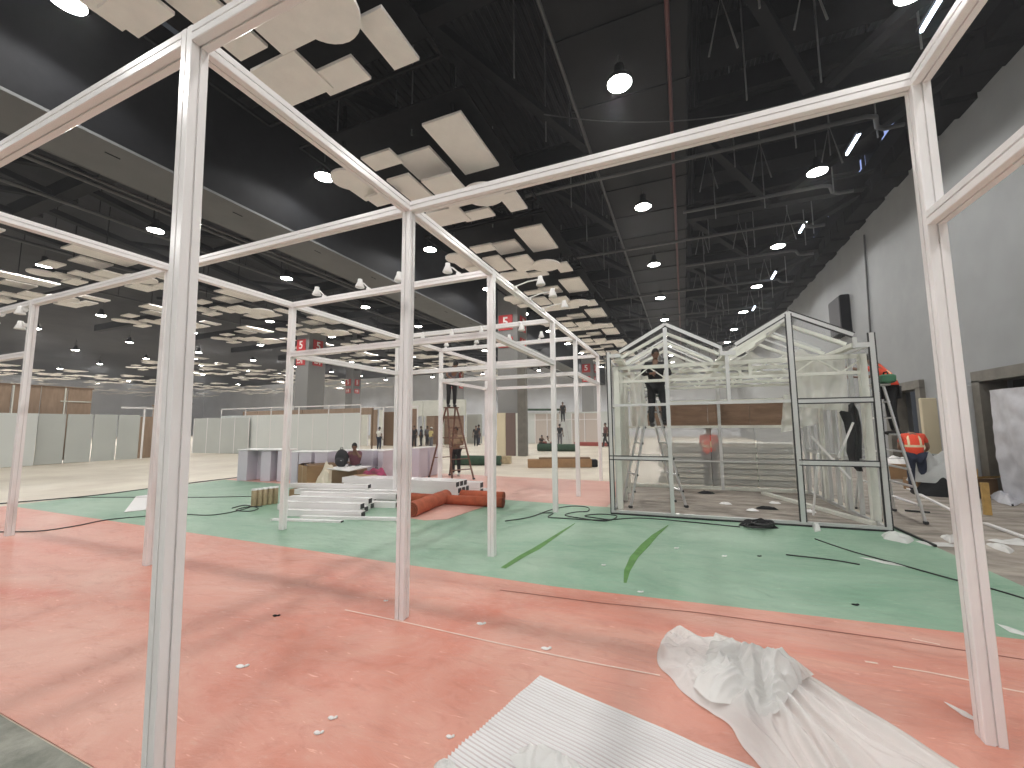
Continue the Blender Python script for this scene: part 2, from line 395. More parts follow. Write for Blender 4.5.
tag(MB().tube([gp(512+i*8, 122-.0*i, 9.0)+Vector((0, 0, .35*(abs(i-16)/16)**2)) for i in range(4, 60, 2)], .012, 6).build('cable', M_PIPE),
    'thin grey cable sagging under the roof above the front frame', 'cable')

# hanging acoustic panels: one pattern repeated down the hall ---------------------------------
def rect(a, b, c, d): return [(a, c), (b, c), (b, d), (a, d)]
def disc(x, y, r, n=28): return [(x+r*math.cos(2*PI*i/n), y+r*math.sin(2*PI*i/n)) for i in range(n)]
PAT = [('large', rect(-1.0, 0, 0, 2.0), .0, 'large square'), ('mid', rect(-2.25, -1.25, .66, 1.68), -.02, 'square upper middle'),
       ('c', rect(-2.75, -1.9, .0, .52), -.33, 'short oblong near end'), ('d', rect(-2.65, -1.97, .82, 1.95), -.44, 'oblong inner middle'),
       ('e', rect(-1.88, -.98, 1.23, 2.7), -.42, 'long central'), ('disc', disc(-.6, 2.33, .56), -.50, 'big round'),
       ('f', rect(-.42, .12, 2.8, 3.8), -.29, 'narrow outer'), ('g', rect(-1.92, -.92, 3.25, 3.76), -.32, 'short far end'),
       ('h', disc(-3.50, .40, .44), -.46, 'small round'), ('i', rect(-3.85, -3.0, .62, 1.4), -.42, 'oblong beside the small round'),
       ('j', rect(-3.48, -2.55, .95, 1.45), -.64, 'short inner far'), ('k', rect(-2.78, -1.7, 2.75, 3.62), -.36, 'square lower middle'), ('l', rect(-2.78, -2.1, 2.2, 2.58), -.30, 'little oblong')]
meshes = {}
for key, poly, dz, nm in PAT:
    m = MB(); m.prism(poly, -.03, .03); o = m.build('acoustic_panel', M_PANELW); meshes[key] = o.data
    bpy.data.objects.remove(o)
ROWS = [(-4.15, 'row beside the wide flat duct'), (-20.3, 'row past the boxed beam'), (-26.8, 'second row past the boxed beam'), (-43.0, 'far panel row'), (-49.5, 'farthest panel row')]
npan = 0
for ri, (x0, rn) in enumerate(ROWS):
    for k in range(0, 9 if ri < 3 else 4):
        y0 = 1.75+5.47*k
        vis = [proj((x0+a, y0+b, 8.5)) for a, b in ((0, 0), (-4.3, 0), (0, 4.2), (-4.3, 4.2))]
        if not any(v and -60 < v[0] < 1080 and -400 < v[1] < 768 for v in vis): continue
        dep = (Vector((x0, y0, 8.5))-CAM).dot(fw)
        for pi_, (key, poly, dz, nm) in enumerate(PAT):
            cx = sum(p[0] for p in poly)/len(poly); cy = sum(p[1] for p in poly)/len(poly)
            v = proj((x0+cx, y0+cy, 8.5+dz))
            if not v or not(-45 < v[0] < 1060 and -60 < v[1] < 768): continue
            if npan >= 300: continue
            o = bpy.data.objects.new('acoustic_panel', meshes[key]); COL.objects.link(o); o.location = (x0, y0, 8.5+dz)
            tag(o, '%s white panel, %s cluster, %s' % (nm, ORD[k], rn), 'ceiling panel', 'white acoustic panels hung under the roof')
            npan += 1
fp_ = MB(); rn_ = random.Random(5)
for x0 in (-43.0, -49.5, -65.5, -72, -88, -94.5):
    for k in range(10):
        if k < 4 and x0 > -50: continue
        for key, poly, dz, nm in PAT:
            fp_.prism([(x0+a, 1.75+5.47*k+b_) for a, b_ in poly], 8.47+dz, 8.53+dz)
tag(fp_.build('distant_acoustic_panels', M_PANELW), 'uncounted far white ceiling panels fading into haze at the deep end of the hall', 'ceiling panel', kind='stuff')
# black suspension frames and blackout boards above the near row
for k in range(8):
    y0 = 1.75+5.47*k; s = MB()
    for a, bb in (((-4.5, -.25), (.2, -.25)), ((.2, -.25), (.2, 4.4)), ((.2, 4.4), (-4.5, 4.4)), ((-4.5, 4.4), (-4.5, -.25))):
        s.bar((-4.15+a[0], y0+a[1], 8.78), (-4.15+bb[0], y0+bb[1], 8.78), .06, .06)
    for px_, py_ in ((-3.6, .3), (-.4, .3), (-.4, 3.8), (-3.6, 3.8)): s.bar((-4.15+px_, y0+py_, 8.8), (-4.15+px_, y0+py_, 10), .07, .07)
    s.box((-6.2, y0+2.1, 9.05), (4.2, 4.2, .04))
    struct(s.build('ceiling_grid', M_BLACK))

# lamps ---------------------------------------------------------------------------------------
lamp0 = thing('high_bay_lamp', 'x', 'lamp', (0, 0, 9))
MB().lathe([(.08, .42), (.10, .40), (.11, .22), (.27, .06), (.285, 0), (.27, -.01)], n=24).build('housing', M_DARK, lamp0)
MB().lathe([(.001, -.05), (.12, -.045), (.2, -.03), (.25, -.012), (.25, .0), (.001, .0)], n=24).build('lens', M_GLOW, lamp0)
MB().tube([(0, 0, .42), (0, 0, 1.0)], .015, 6).build('rod', M_PIPE, lamp0)
COLX = [(3.9, 'row along the grey wall'), (-.95, 'row under the wide flat duct'), (-9.38, 'row beside the boxed beam'), (-17.7, 'row past the boxed beam'),
        (-26.1, 'fifth row from the grey wall'), (-34.5, 'sixth row from the grey wall'), (-43.2, 'seventh row from the grey wall'), (-52, 'eighth row from the grey wall'), (-61, 'ninth row from the grey wall'), (-70, 'tenth row from the grey wall'), (-79, 'eleventh row from the grey wall'), (-88, 'twelfth row from the grey wall')]
first = True; nl = 0
LAMP_W = 285
for ci, (lx, cn) in enumerate(COLX):
    for k in range(0, 10):
        ly = 2.95+5.45*k
        if ly > 58 or (lx < -60 and k % 2): continue
        v = proj((lx, ly, 9))
        vis = v and -15 < v[0] < 1039 and -15 < v[1] < 768
        if vis:
            o = lamp0 if first else copy_tree(lamp0); first = False
            o.location = (lx, ly, 9)
            tag(o, 'round lamp, %s from camera, %s' % (ORD[k], cn), 'lamp', 'round high bay lamps under the roof'); nl += 1
        near_ = lx > -36 and ly < 36
        if near_ or (ci+k) % 2 == 0:
            ld = bpy.data.lights.new('lamp_light', 'SPOT'); ld.spot_size = math.radians(166); ld.spot_blend = .25; ld.shadow_soft_size = .15; ld.energy = LAMP_W*(1 if near_ else 3.4 if lx > -60 else 8); ld.color = (1, .98, .955)
            lo = bpy.data.objects.new('lamp_light', ld); COL.objects.link(lo); lo.location = (lx, ly, 8.935)
for yy in (-2.5, -7.95):  # unseen lights added behind the camera to brighten the near floor
    for lx in (3.9, -.95, -9.38, -17.7):
        ld = bpy.data.lights.new('lamp_light', 'SPOT'); ld.spot_size = math.radians(166); ld.spot_blend = .25; ld.shadow_soft_size = .15; ld.energy = LAMP_W; ld.color = (1, .98, .955)
        lo = bpy.data.objects.new('lamp_light', ld); COL.objects.link(lo); lo.location = (lx, yy, 8.935)
for i, (ya, yb) in enumerate([(8.3, 9.6), (12.6, 13.5), (17.6, 18.6), (23, 24.2), (29.5, 30.6)]):
    t = thing('led_tube', '%s bluish LED tube from the camera, hung under the roof near the grey wall' % ORD[i], 'lamp', (4.5, (ya+yb)/2, 9.15), group='LED tubes near the grey wall')
    h = (yb-ya)/2
    MB().tube([(0, -h, 0), (0, h, 0)], .035, 10).build('tube', M_LED, t)
    m = MB(); m.box((0, 0, .07), (.12, 2*h+.1, .05)); m.box((0, -h, .03), (.07, .05, .1)); m.box((0, h, .03), (.07, .05, .1)); m.build('fitting', M_DARK, t)

# doorways in the long wall --------------------------------------------------------------------
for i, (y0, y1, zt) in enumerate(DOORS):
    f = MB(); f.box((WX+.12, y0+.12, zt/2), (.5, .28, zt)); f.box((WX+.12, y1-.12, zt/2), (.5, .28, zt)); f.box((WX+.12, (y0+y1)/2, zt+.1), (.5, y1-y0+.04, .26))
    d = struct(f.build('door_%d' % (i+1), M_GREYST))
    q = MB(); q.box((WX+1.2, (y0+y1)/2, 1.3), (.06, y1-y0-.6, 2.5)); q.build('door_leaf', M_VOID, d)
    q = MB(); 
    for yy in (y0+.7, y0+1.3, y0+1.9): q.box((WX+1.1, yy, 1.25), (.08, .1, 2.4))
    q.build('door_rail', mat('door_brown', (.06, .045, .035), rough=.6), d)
# pale pilasters
tag(MB().cbox((6.60, 14.32, 1.33), (.36, .66, 2.66), .02).build('grey_cabinet', M_GREYBOX), 'tall grey cabinet standing against the wall between the two dark doorways', 'cabinet')
tag(MB().tube([xp(864, 235, 6.74), xp(871, 343, 6.74), (6.74, 19.8, 2.0)], .032, 8).build('drain_pipe', M_PIPE), 'thin dark pipe running down the grey wall', 'pipe')
sp = thing('wall_speaker', 'black upright speaker box fixed high on the grey wall', 'speaker', (6.62, 22.2, 6.4))
MB().cbox((0, 0, 0), (.35, 1.5, 1.7), .03).build('cabinet', M_BLACK, sp)
MB().box((-.19, 0, 0), (.03, 1.36, 1.56)).build('grille', mat('speaker_grille', (.07, .07, .075), rough=.8, var=.2, vscale=60), sp)
MB().box((.17, 0, .2), (.2, .2, .3)).build('bracket', M_PIPE, sp)

# columns with numbered signs ---------------------------------------------------------------
def text_mesh(txt, size):
    cu = bpy.data.curves.new('lettering', 'FONT'); cu.body = txt; cu.size = size; cu.extrude = .01; cu.align_x = 'CENTER'; cu.align_y = 'CENTER'; cu.offset = size*.02
    o = bpy.data.objects.new('t', cu); COL.objects.link(o); dg = bpy.context.evaluated_depsgraph_get()
    me = bpy.data.meshes.new_from_object(o.evaluated_get(dg)); bpy.data.objects.remove(o); me.materials.clear(); me.materials.append(M_SIGNW); return me
T5 = text_mesh('5', .82)
def sign(x, y, z, rz, label):
    s = thing('hall_sign', label, 'sign', (x, y, z), rz, 'red hall number signs')
    MB().cbox((0, 0, 0), (.9, .05, .92), .01).build('sign_board', M_SIGNRED, s)
    o = bpy.data.objects.new('numeral', T5); COL.objects.link(o); o.parent = s; o.location = (0, -.04, 0); o.rotation_euler = (PI/2, 0, 0)
    s2 = thing('direction_sign', label.replace('red sign with a white 5', 'small red arrow sign below the 5'), 'sign', (x, y, z-1.2), rz, 'small red arrow signs')
    MB().cbox((0, 0, 0), (.9, .05, .62), .01).build('sign_board', M_SIGNRED, s2)
    a = MB(); a.prism([(-.36, 0), (-.22, .12), (-.22, -.12)], -.01, .01); a.v[:] = [(p[0], -.04+p[2], .1+p[1]) for p in a.v]
    a.box((-.14, -.04, .1), (.34, .02, .07)); a.box((-.16, -.04, -.12), (.34, .02, .07)); a.box((.17, -.04, .0), (.07, .02, .4)); a.box((.08, -.04, -.02), (.26, .02, .06)); a.box((.05, -.04, .1), (.06, .02, .22))
    a.build('arrow', M_SIGNW, s2)
cols = [(-9.5, 23, 'column behind the front frame'), (-26.3, 23, 'column beside the white partition row'), (-43.1, 23, 'distant column past the grey partitions'), (-9.5, 45, 'distant column by the far booths'), (-26.3, 45, 'far column'), (-43.1, 45, 'far column by the wood booth')]
for cx, cy, nm in cols:
    c = MB(); c.cbox((cx, cy, 5.4), (1.3, 1.6, 10.8), .02); struct(c.build('column', M_COLUMN))
    if cx > -45:
        sign(cx-.1, cy-.84, 7.85, 0, 'red sign with a white 5, near face of %s' % nm)
        sign(cx+.69, cy, 7.85, PI/2, 'red sign with a white 5, side face of %s' % nm)

# ================================================================== CARPETS
def slab(name, poly, z, m, label):
    return tag(MB().prism(poly, .001, z).build(name, m), label, 'carpet')
rc = slab('red_carpet', [(-14.3, 1.3), (2.9, 1.3), (3.0, 4.85), (-1.35, 4.46), (-14.3, 4.45)], .008, M_RED, 'worn pinkish red carpet nearest the camera, under the front frame')
gc = slab('green_carpet', [(-14.3, 4.45), (-1.35, 4.46), (3.3, 4.86), (3.12, 8.9), (-14.2, 9.2)], .0085, M_GREEN, 'worn pale green carpet strip before the greenhouse frame')
r2 = slab('pale_red_carpet', [(-14.2, 9.2), (-1.6, 8.85), (-1.6, 13.0), (-14.2, 13.2)], .008, M_RED2, 'faded red carpet behind the green strip, under the rear frame bays')
def floor_strip(pts, w, z=.012, t=.0015):
    m = MB(); P = [Vector((p[0], p[1], 0)) for p in pts]; L = []; R = []
    for i, p in enumerate(P):
        d = (P[min(i+1, len(P)-1)]-P[max(i-1, 0)]).normalized(); nrm = Vector((-d.y, d.x, 0)); ww = (w[i] if isinstance(w, list) else w)/2
        L.append(p+nrm*ww); R.append(p-nrm*ww)
    poly = L+R[::-1]
    for i in range(len(P)-1):
        a, b, c, d = L[i], L[i+1], R[i+1], R[i]
        m.add([(q.x, q.y, z) for q in (a, b, c, d)]+[(q.x, q.y, z-t) for q in (a, b, c, d)], [(3, 2, 1, 0), (0, 1, 5, 4), (2, 3, 7, 6)])
    return m
for pts, ww in (([gp(345, 611), gp(403, 623), gp(500, 645), gp(590, 664), gp(660, 677)], .012), ([gp(893, 668), gp(930, 674), gp(975, 683)], .014), ([gp(1003, 690), gp(1024, 694), gp(1060, 700)], .014), ([gp(865, 663), gp(878, 665)], .02), ([gp(912, 640), gp(940, 646)], .012)):
    plabel(floor_strip(pts, ww).build('chalk_line', M_CHALK, rc), 'thin whitish line marked on the red carpet')
plabel(floor_strip([gp(500, 591), gp(600, 604), gp(700, 614), gp(800, 628), gp(900, 642), gp(1024, 661)], .012, .0115).build('carpet_seam', mat('seam_dark', (.30, .10, .075), rough=.9), rc), 'dark seam between carpet widths')
for j, pts in enumerate(([(503, 569), (522, 557), (537, 549), (552, 539), (564, 531), (575, 524)], [(625, 584), (627, 572), (634, 558), (645, 546), (655, 536), (668, 526)])):
    P = [gp(*p) for p in pts]
    plabel(floor_strip(P, [.03, .07, .10, .12, .09, .02] if j else [.07, .09, .1, .07, .05, .015]).build('torn_film_strip', M_GREEND, gc), 'clean darker green strip where dusty film is torn')
tag(MB().prism([tuple(gp(x, y)[:2]) for x, y in ((405, 518), (430, 505), (470, 498), (497, 503), (470, 512), (447, 520), (425, 521))], .009, .016).build('carpet_scrap', M_RED2),
    'pinkish red carpet scrap under the crossed orange rolls', 'carpet')
tag(MB().prism([tuple(gp(x, y)[:2]) for x, y in ((124, 513), (150, 510), (152, 495), (136, 497))], .009, .02).build('white_sheet', M_BOARD), 'white board lying on the green carpet beside the rear post', 'board')

# ================================================================== FRONT BOOTH FRAME
XS = [-10.30, -6.405, -2.456, 1.473]; YS = [1.281, 3.249, 5.164, 8.133, 10.083, 13.03]
ZT, ZM, S = 3.918, 3.021, .094
def psec(s, g=.0055, dp=.012):
    h = s/2; o = []
    for k in range(4):
        c, n_ = math.cos(k*PI/2), math.sin(k*PI/2)
        for x, y in ((-h+.004, -h), (-g, -h), (-g, -h+dp), (g, -h+dp), (g, -h), (h-.004, -h), (h, -h+.004)):
            o.append((x*c-y*n_, x*n_+y*c))
    return o
SEC = psec(S)
fr = thing('booth_framework', 'tall white aluminium booth frame of square posts and beams over the red and green carpet', 'booth frame')
def fpost(x, y, z1=ZT+S/2):
    m = MB(); m.sweep((x, y, .009), (x, y, z1), SEC, 0, (0, 1, 0)); o = m.build('post', M_ALU, fr)
    return o
def fbeam(a, b, z, nm):
    a, b = Vector((*a, z)), Vector((*b, z)); d = (b-a).normalized()
    m = MB(); m.sweep(a+d*S/2, b-d*S/2, SEC, 0); return m.build(nm, M_ALU, fr)
G = lambda i, j: (XS[i], YS[j])
tp = Vector((*G(2, 0), ZT+S/2)); bq = yp(158, 768, YS[0]+.01); bq = tp+(bq-tp)*((tp.z-.009)/(tp.z-bq.z))
m = MB(); m.sweep(bq, tp, SEC, 0, (0, 1, 0)); o = m.build('post', M_ALU, fr); 
for i, j in ((2, 1), (2, 2), (2, 3), (2, 4), (2, 5), (3, 1), (0, 1), (1, 1), (1, 2), (1, 3), (1, 4), (1, 5)): fpost(*G(i, j))
fpost(XS[3], YS[1]-5.9); fpost(XS[1], YS[0]); fpost(XS[3], YS[0]-5.8) if False else None
for a, b in (((2, 0), (2, 1)), ((2, 1), (2, 2)), ((2, 2), (2, 3)), ((2, 3), (2, 4)), ((2, 4), (2, 5)), ((1, 1), (1, 2)), ((1, 2), (1, 3)), ((1, 3), (1, 4)), ((1, 4), (1, 5)), ((1, 0), (1, 1)),
             ((2, 1), (3, 1)), ((1, 1), (2, 1)), ((0, 1), (1, 1)), ((1, 2), (2, 2)), ((1, 3), (2, 3)), ((1, 4), (2, 4)), ((1, 5), (2, 5)), ((1, 0), (2, 0))): fbeam(G(*a), G(*b), ZT, 'top_beam')
fbeam(G(2, 0), (1.473, YS[0]), ZT, 'top_beam'); fbeam((-14.2, YS[1]), G(0, 1), ZT, 'top_beam'); fbeam((XS[1], -1.5), G(1, 0), ZT, 'top_beam')
fbeam((XS[3], YS[1]-5.9), G(3, 1), ZT, 'top_beam')
for a, b in (((1, 2), (2, 2)), ((2, 2), (2, 3)), ((1, 3), (2, 3)), ((1, 2), (1, 3)), ((2, 4), (2, 5)), ((1, 4), (1, 5)), ((1, 4), (2, 4)), ((1, 5), (2, 5))): fbeam(G(*a), G(*b), ZM, 'mid_beam')
fbeam((XS[3], YS[1]-5.9), G(3, 1), ZM-.03, 'mid_beam'); fbeam((-14.2, YS[1]), G(0, 1), ZM, 'mid_beam')

# arm spotlights clipped to the beams ------------------------------------------------------------
def spotlight(p, arm, label, headdrop=.1, up_=True):
    """p: clamp point on the beam; arm: vector to the lamp head"""
    t = thing('arm_spotlight', label, 'spotlight', p, 0, 'white arm spotlights on the booth frame')
    m = MB(); m.cbox((0, 0, 0), (.06, .06, .05), .008); m.cbox((0, 0, -.03), (.10, .03, .03), .005); m.build('clamp', M_SPOTW, t)
    a = Vector(arm); MB().tube([(0, 0, .02), a*.5+Vector((0, 0, .03)), a], .011, 8).build('arm', M_SPOTW, t)
    d = Vector((a.x*.15, a.y*.15, -1)).normalized(); R = Vector((0, 0, -1)).rotation_difference(d).to_matrix()
    MB().lathe([(.02, .05), (.035, .045), (.04, .0), (.075, -.09), (.07, -.1), (.001, -.085)], a, 16, M=R).build('lamp_head', M_SPOTW, t)
ZS = ZT+S/2+.02
for i, px in enumerate((317, 360, 399, 448)):
    p = yp(px, 285, YS[2]); spotlight((p.x+.18, YS[2], ZS), (-.2, .02, .16), '%s spotlight from the column side on the second cross beam' % ORD[i])
for i, px in enumerate((428.7, 457.4, 486.5, 526)):
    p = yp(px, 335, YS[3]); spotlight((p.x-.12, YS[3]-.05, ZT+.02), (.1, -.16, -.12), '%s spotlight hanging under the third cross beam, from the ladder side' % ORD[i])
for i, px in enumerate((448.6, 478.5, 511, 543)):
    p = yp(px, 345, YS[4]); spotlight((p.x-.1, YS[4], ZS), (.1, -.12, .12), '%s small spotlight on the fourth cross beam, from the ladder side' % ORD[i])
for i, yy in enumerate((5.95, 6.6, 7.35)):
    spotlight((XS[2]+.05, yy, ZT+.02), (.42, .02, .09), '%s spotlight on a long arm over the green carpet, from the camera' % ORD[i])
p = yp(4, 322, YS[1]); spotlight((p.x-.1, YS[1], ZT-.06), (.05, -.1, -.1), 'white spotlight hanging from the beam beside the outermost front post')
for i, (px, py) in enumerate(((24, 313), (24, 328))):
    p = yp(px, py, YS[1]); spotlight((p.x+.1, YS[1]-.02, p.z+.04), (-.12, -.02, .03), '%s spotlight on the outermost front post' % ('upper', 'lower')[i])

# ================================================================== GREENHOUSE
GA = math.radians(2.6)
gh = thing('greenhouse', 'unfinished grey aluminium greenhouse with two gables standing behind the green carpet', 'greenhouse', (-1.39, 8.38, 0), GA)
GW, GD = 4.37, 3.75
ghM = Matrix.Translation((-1.39, 8.38, 0)) @ Matrix.Rotation(GA, 4, 'Z')
def gw(u, v, z): return ghM @ Vector((u, v, z))
def gbar(nm, a, b, w=.06, m=M_GALU, gasket=0, h=None, upv=None):
    """a greenhouse member; gasket = black rubber strips along both edges"""
    q = MB(); h = h or w; q.bar(a, b, w, h, 0, upv); o = q.build(nm, m, gh)
    if gasket:
        a, b = Vector(a), Vector(b); d = (b-a).normalized(); sd = d.cross(Vector((0, 1, 0))).normalized()*(w/2+.006)
        k = MB()
        for s_ in (-1, 1): k.bar(a+sd*s_+Vector((0, -h*.3, 0)), b+sd*s_+Vector((0, -h*.3, 0)), .020, .03, 0, (0, 1, 0))
        k.build('gasket', M_RUB, o)
    return o
def front(v, detail=True):
    g = 1 if detail else 0
    gbar('post', (.03, v, 0), (.03, v, 3.2), .065, gasket=g); gbar('post', (GW-.03, v, 0), (GW-.03, v, 3.24), .075, gasket=g)
    gbar('ridge_post', (1.12, v, 0), (1.12, v, 3.66), .07, gasket=0); gbar('ridge_post', (3.18, v, 0), (3.18, v, 3.68), .075, gasket=g)
    for (a, b) in (((.25, 3.19), (1.13, 3.68)), ((1.13, 3.68), (2.06, 3.16)), ((2.32, 3.19), (3.18, 3.7)), ((3.18, 3.7), (4.1, 3.22))):
        gbar('rafter', (a[0], v, a[1]), (b[0], v, b[1]), .07, gasket=g, upv=(0, 1, 0))
    for u0_, u1_ in ((2.06, 2.32), (4.1, GW)):
        gbar('gutter', (u0_, v, 3.04), (u1_, v, 3.04), .08); gbar('gutter', (u0_+.02, v, 3.04), (u0_+.02, v, 3.18), .05); 
    gbar('gutter', (.0, v, 3.12), (.27, v, 3.12), .07)
    gbar('mullion', (2.17, v, 2.13), (2.17, v, 3.04), .06)
    gbar('transom', (0, v, 2.12), (1.12, v, 2.12), .05, gasket=0); gbar('transom', (1.12, v, 2.13), (3.18, v, 2.13), .055); gbar('transom', (3.18, v, 2.12), (GW, v, 2.12), .07, gasket=g)
    gbar('rail', (0, v, 1.09), (1.12, v, 1.09), .06, gasket=g); gbar('rail', (3.18, v, 1.07), (GW, v, 1.07), .075, gasket=g)
    gbar('sill', (0, v, .04), (GW, v, .04), .08)
front(0)
k = MB(); k.box((GW/2, -.05, .02), (GW, .015, .035)); k.build('gasket', M_RUB, gh)
# inner lattice trusses
for v in (.45, 1.5, 2.6):
    for (ua, ub) in ((.08, 2.2), (2.2, 4.42)):
        gbar('truss_chord', (ua, v, 2.92), (ub, v, 2.92), .07, M_CREAM); gbar('truss_chord', (ua, v, 2.63), (ub, v, 2.63), .055, M_CREAM)
        q = MB(); n_ = 6
        for i in range(n_):
            a = ua+(ub-ua)*i/n_; b_ = ua+(ub-ua)*(i+1)/n_
            q.bar((a, v, 2.64 if i % 2 else 2.91), (b_, v, 2.91 if i % 2 else 2.64), .025, .025, 0, (0, 1, 0))
        q.build('truss_lattice', M_CREAM, gh)
    for (a, b) in (((.2, 3.12), (1.13, 3.6)), ((1.13, 3.6), (2.1, 3.1)), ((2.3, 3.12), (3.18, 3.62)), ((3.18, 3.62), (4.15, 3.14))):
        gbar('inner_rafter', (a[0], v, a[1]), (b[0], v, b[1]), .06, M_CREAM, upv=(0, 1, 0)); 
    gbar('truss_post', (.13, v, .0), (.13, v, 2.95), .11, M_CREAM); gbar('truss_post', (4.36, v, 0), (4.36, v, 2.95), .11, M_CREAM)
    gbar('truss_hanger', (2.62, v, 2.64), (2.62, v, 2.92), .05, M_CREAM)
for u in (1.13, 3.18): gbar('ridge_beam', (u, 0, 3.62), (u, GD, 3.62), .07)
for u in (.22, 2.19, 4.14): gbar('valley_gutter', (u, .05, 3.06), (u, GD, 3.06), .12, M_CREAM, h=.07)
for u0_, z0_, u1_, z1_ in ((.25, 3.2, 1.13, 3.68), (2.06, 3.17, 1.13, 3.68), (2.32, 3.2, 3.18, 3.7), (4.1, 3.23, 3.18, 3.7)):
    for v in (.75, 1.5, 2.25, 3.0): gbar('glazing_bar', (u0_, v, z0_), (u1_, v, z1_), .03, upv=(0, 1, 0))
    q = MB(); q.add([(u0_, .4, z0_-.01), (u1_, .4, z1_-.01), (u1_, GD, z1_-.01), (u0_, GD, z0_-.01)], [(0, 1, 2, 3)]); q.build('roof_sheet', M_ROOFP, gh)
# side walls
for si, u in enumerate((.03, GW-.03)):
    for v in (.9, 1.4, 1.9, 2.35, 2.8, 3.25, 3.7): gbar('side_post', (u, v, 0), (u, v, 3.05), .06)
    for z in (.05, 1.07, 2.12, 3.05): gbar('side_rail', (u, 0, z), (u, GD, z), .06)
    q = MB(); q.add([(u, .1, .08), (u, GD, .08), (u, GD, 3.0), (u, .1, 3.0)], [(0, 1, 2, 3)]); q.build('side_pane', M_PANE, gh)
# back wall: brown boards over frosted sheet
gbar('back_rail', (0, GD, .06), (GW, GD, .06), .08, M_CREAM); gbar('back_rail', (0, GD, 1.66), (GW, GD, 1.66), .07, M_CREAM); gbar('back_rail', (0, GD, 2.34), (GW, GD, 2.34), .07, M_CREAM)
for u in (.05, 2.42, GW-.05): gbar('back_post', (u, GD-.02, 0), (u, GD-.02, 3.1), .07)
gbar('back_rail', (0, GD, .75), (GW, GD, .75), .035)
q = MB()
for i in range(4): q.cbox((.42+.99*i+.25, GD+.04, 2.0), (.985, .03, .62), .004)
plabel(q.build('brown_board', M_BROWN, gh), 'brown boards along the top of the back wall')
q = MB()
for i in range(4): q.add([(.1+1.05*i, GD, .1), (1.13+1.05*i, GD, .1), (1.13+1.05*i, GD, 1.62), (.1+1.05*i, GD, 1.62)], [(0, 1, 2, 3)])
plabel(q.build('frosted_sheet', M_POLY, gh), 'frosted translucent sheet filling the lower back wall')
q = MB(); q.add([(.1, GD, 2.38), (GW-.1, GD, 2.38), (GW-.1, GD, 3.05), (.1, GD, 3.05)], [(0, 1, 2, 3)]); q.build('frosted_sheet', M_POLY, gh)
# front panes in the black edged bay
for z0_, z1_ in ((.09, 1.03), (1.11, 2.08)):
    q = MB(); q.add([(3.22, 0, z0_), (GW-.07, 0, z0_), (GW-.07, 0, z1_), (3.22, 0, z1_)], [(0, 1, 2, 3)]); q.build('front_pane', M_PANE, gh)
q = MB(); q.add([(3.22, 0, 2.16), (GW-.07, 0, 2.16), (GW-.07, 0, 3.0), (4.1, 0, 3.18), (3.22, 0, 3.64)], [(0, 1, 2, 3, 4)]); q.build('front_pane', M_PANE, gh)
for (ua, ub) in ((.06, 1.09),):
    for z0_, z1_ in ((.09, 1.06), (1.12, 2.09)):
        q = MB(); q.add([(ua, 0, z0_), (ub, 0, z0_), (ub, 0, z1_), (ua, 0, z1_)], [(0, 1, 2, 3)]); q.build('front_pane', M_PANE, gh)
# floor inside: brown dusty boards
q = MB()
for i in range(9): q.box((GW/2, .25+.415*i, .012), (GW-.1, .41, .02))
plabel(q.build('plank_floor', M_DIRTY, gh), 'dusty brown boards inside the greenhouse')
q = MB(); q.bar((4.3, .3, .05), (3.25, 3.3, .05), .12, .06); q.build('floor_batten', M_CREAM, gh)
# things in the greenhouse
for i in range(8):
    z_ = .02+.15*i; o = MB().cbox((0, 0, .06), (3.6-.05*(i % 3), .55, .12), .008).build('pale_board', M_CREAM if i % 2 else M_WPAN2); o.location = (1.0+.04*(i % 3), 13.6+.03*(i % 2), z_); o.rotation_euler = (0, 0, .045)
    tag(o, '%s long pale board from the floor in the stack behind the greenhouse' % ORD[i], 'board', 'pale boards stacked behind the greenhouse')
def sheet(name, fn, nu, nv, m, label, cat, loc=(0, 0, 0)):
    return tag(MB().grid(fn, nu, nv).build(name, m), label, cat)
def hang1(s, t):
    u = 3.36+.82*s; z = 3.0-.95*t-.12*s*math.sin(t*2); v = .62+.10*noise.noise((s*4, t*3, 1))+.05*math.sin(s*18+2*t)*(.3+t)
    return gw(u, v, z)
sheet('plastic_film', hang1, 40, 24, M_HANG, 'crumpled translucent film draped inside the black edged greenhouse bay', 'plastic film')
def hang2(s, t):
    u = 3.25+.62*s-.1*t; z = 2.3-.75*t*(1-.25*s); v = .9+.12*noise.noise((s*4, t*3, 4))+.06*math.sin(s*14)
    return gw(u, v, z)
sheet('plastic_film', hang2, 30, 24, M_HANG, 'film strip hanging lower behind the draped greenhouse film', 'plastic film')
def hang3(s, t):
    u = .40+.26*s+.12*t*(s-.5); z = 2.85-1.15*t; v = .75+.10*noise.noise((s*3, t*3, 9))+.05*math.sin(s*12)
    return gw(u, v, z)
sheet('plastic_film', hang3, 24, 30, M_HANG, 'narrow film strip hanging in the greenhouse bay where the worker stands', 'plastic film')
def ghp(px, py, v):
    d = ray(px, py); n_ = Vector((-math.sin(GA), math.cos(GA), 0)); o_ = Vector((-1.39, 8.38, 0))
    return CAM+d*(((o_-CAM).dot(n_)+v)/d.dot(n_))
BLa = [ghp(*q_, .8) for q_ in ((851, 403), (839, 412), (845, 423), (848, 438), (847, 451), (850, 462), (857, 471))]
BLb = [ghp(*q_, .8) for q_ in ((853, 402), (858, 410), (860, 422), (861, 437), (861, 450), (861, 462), (862, 471))]
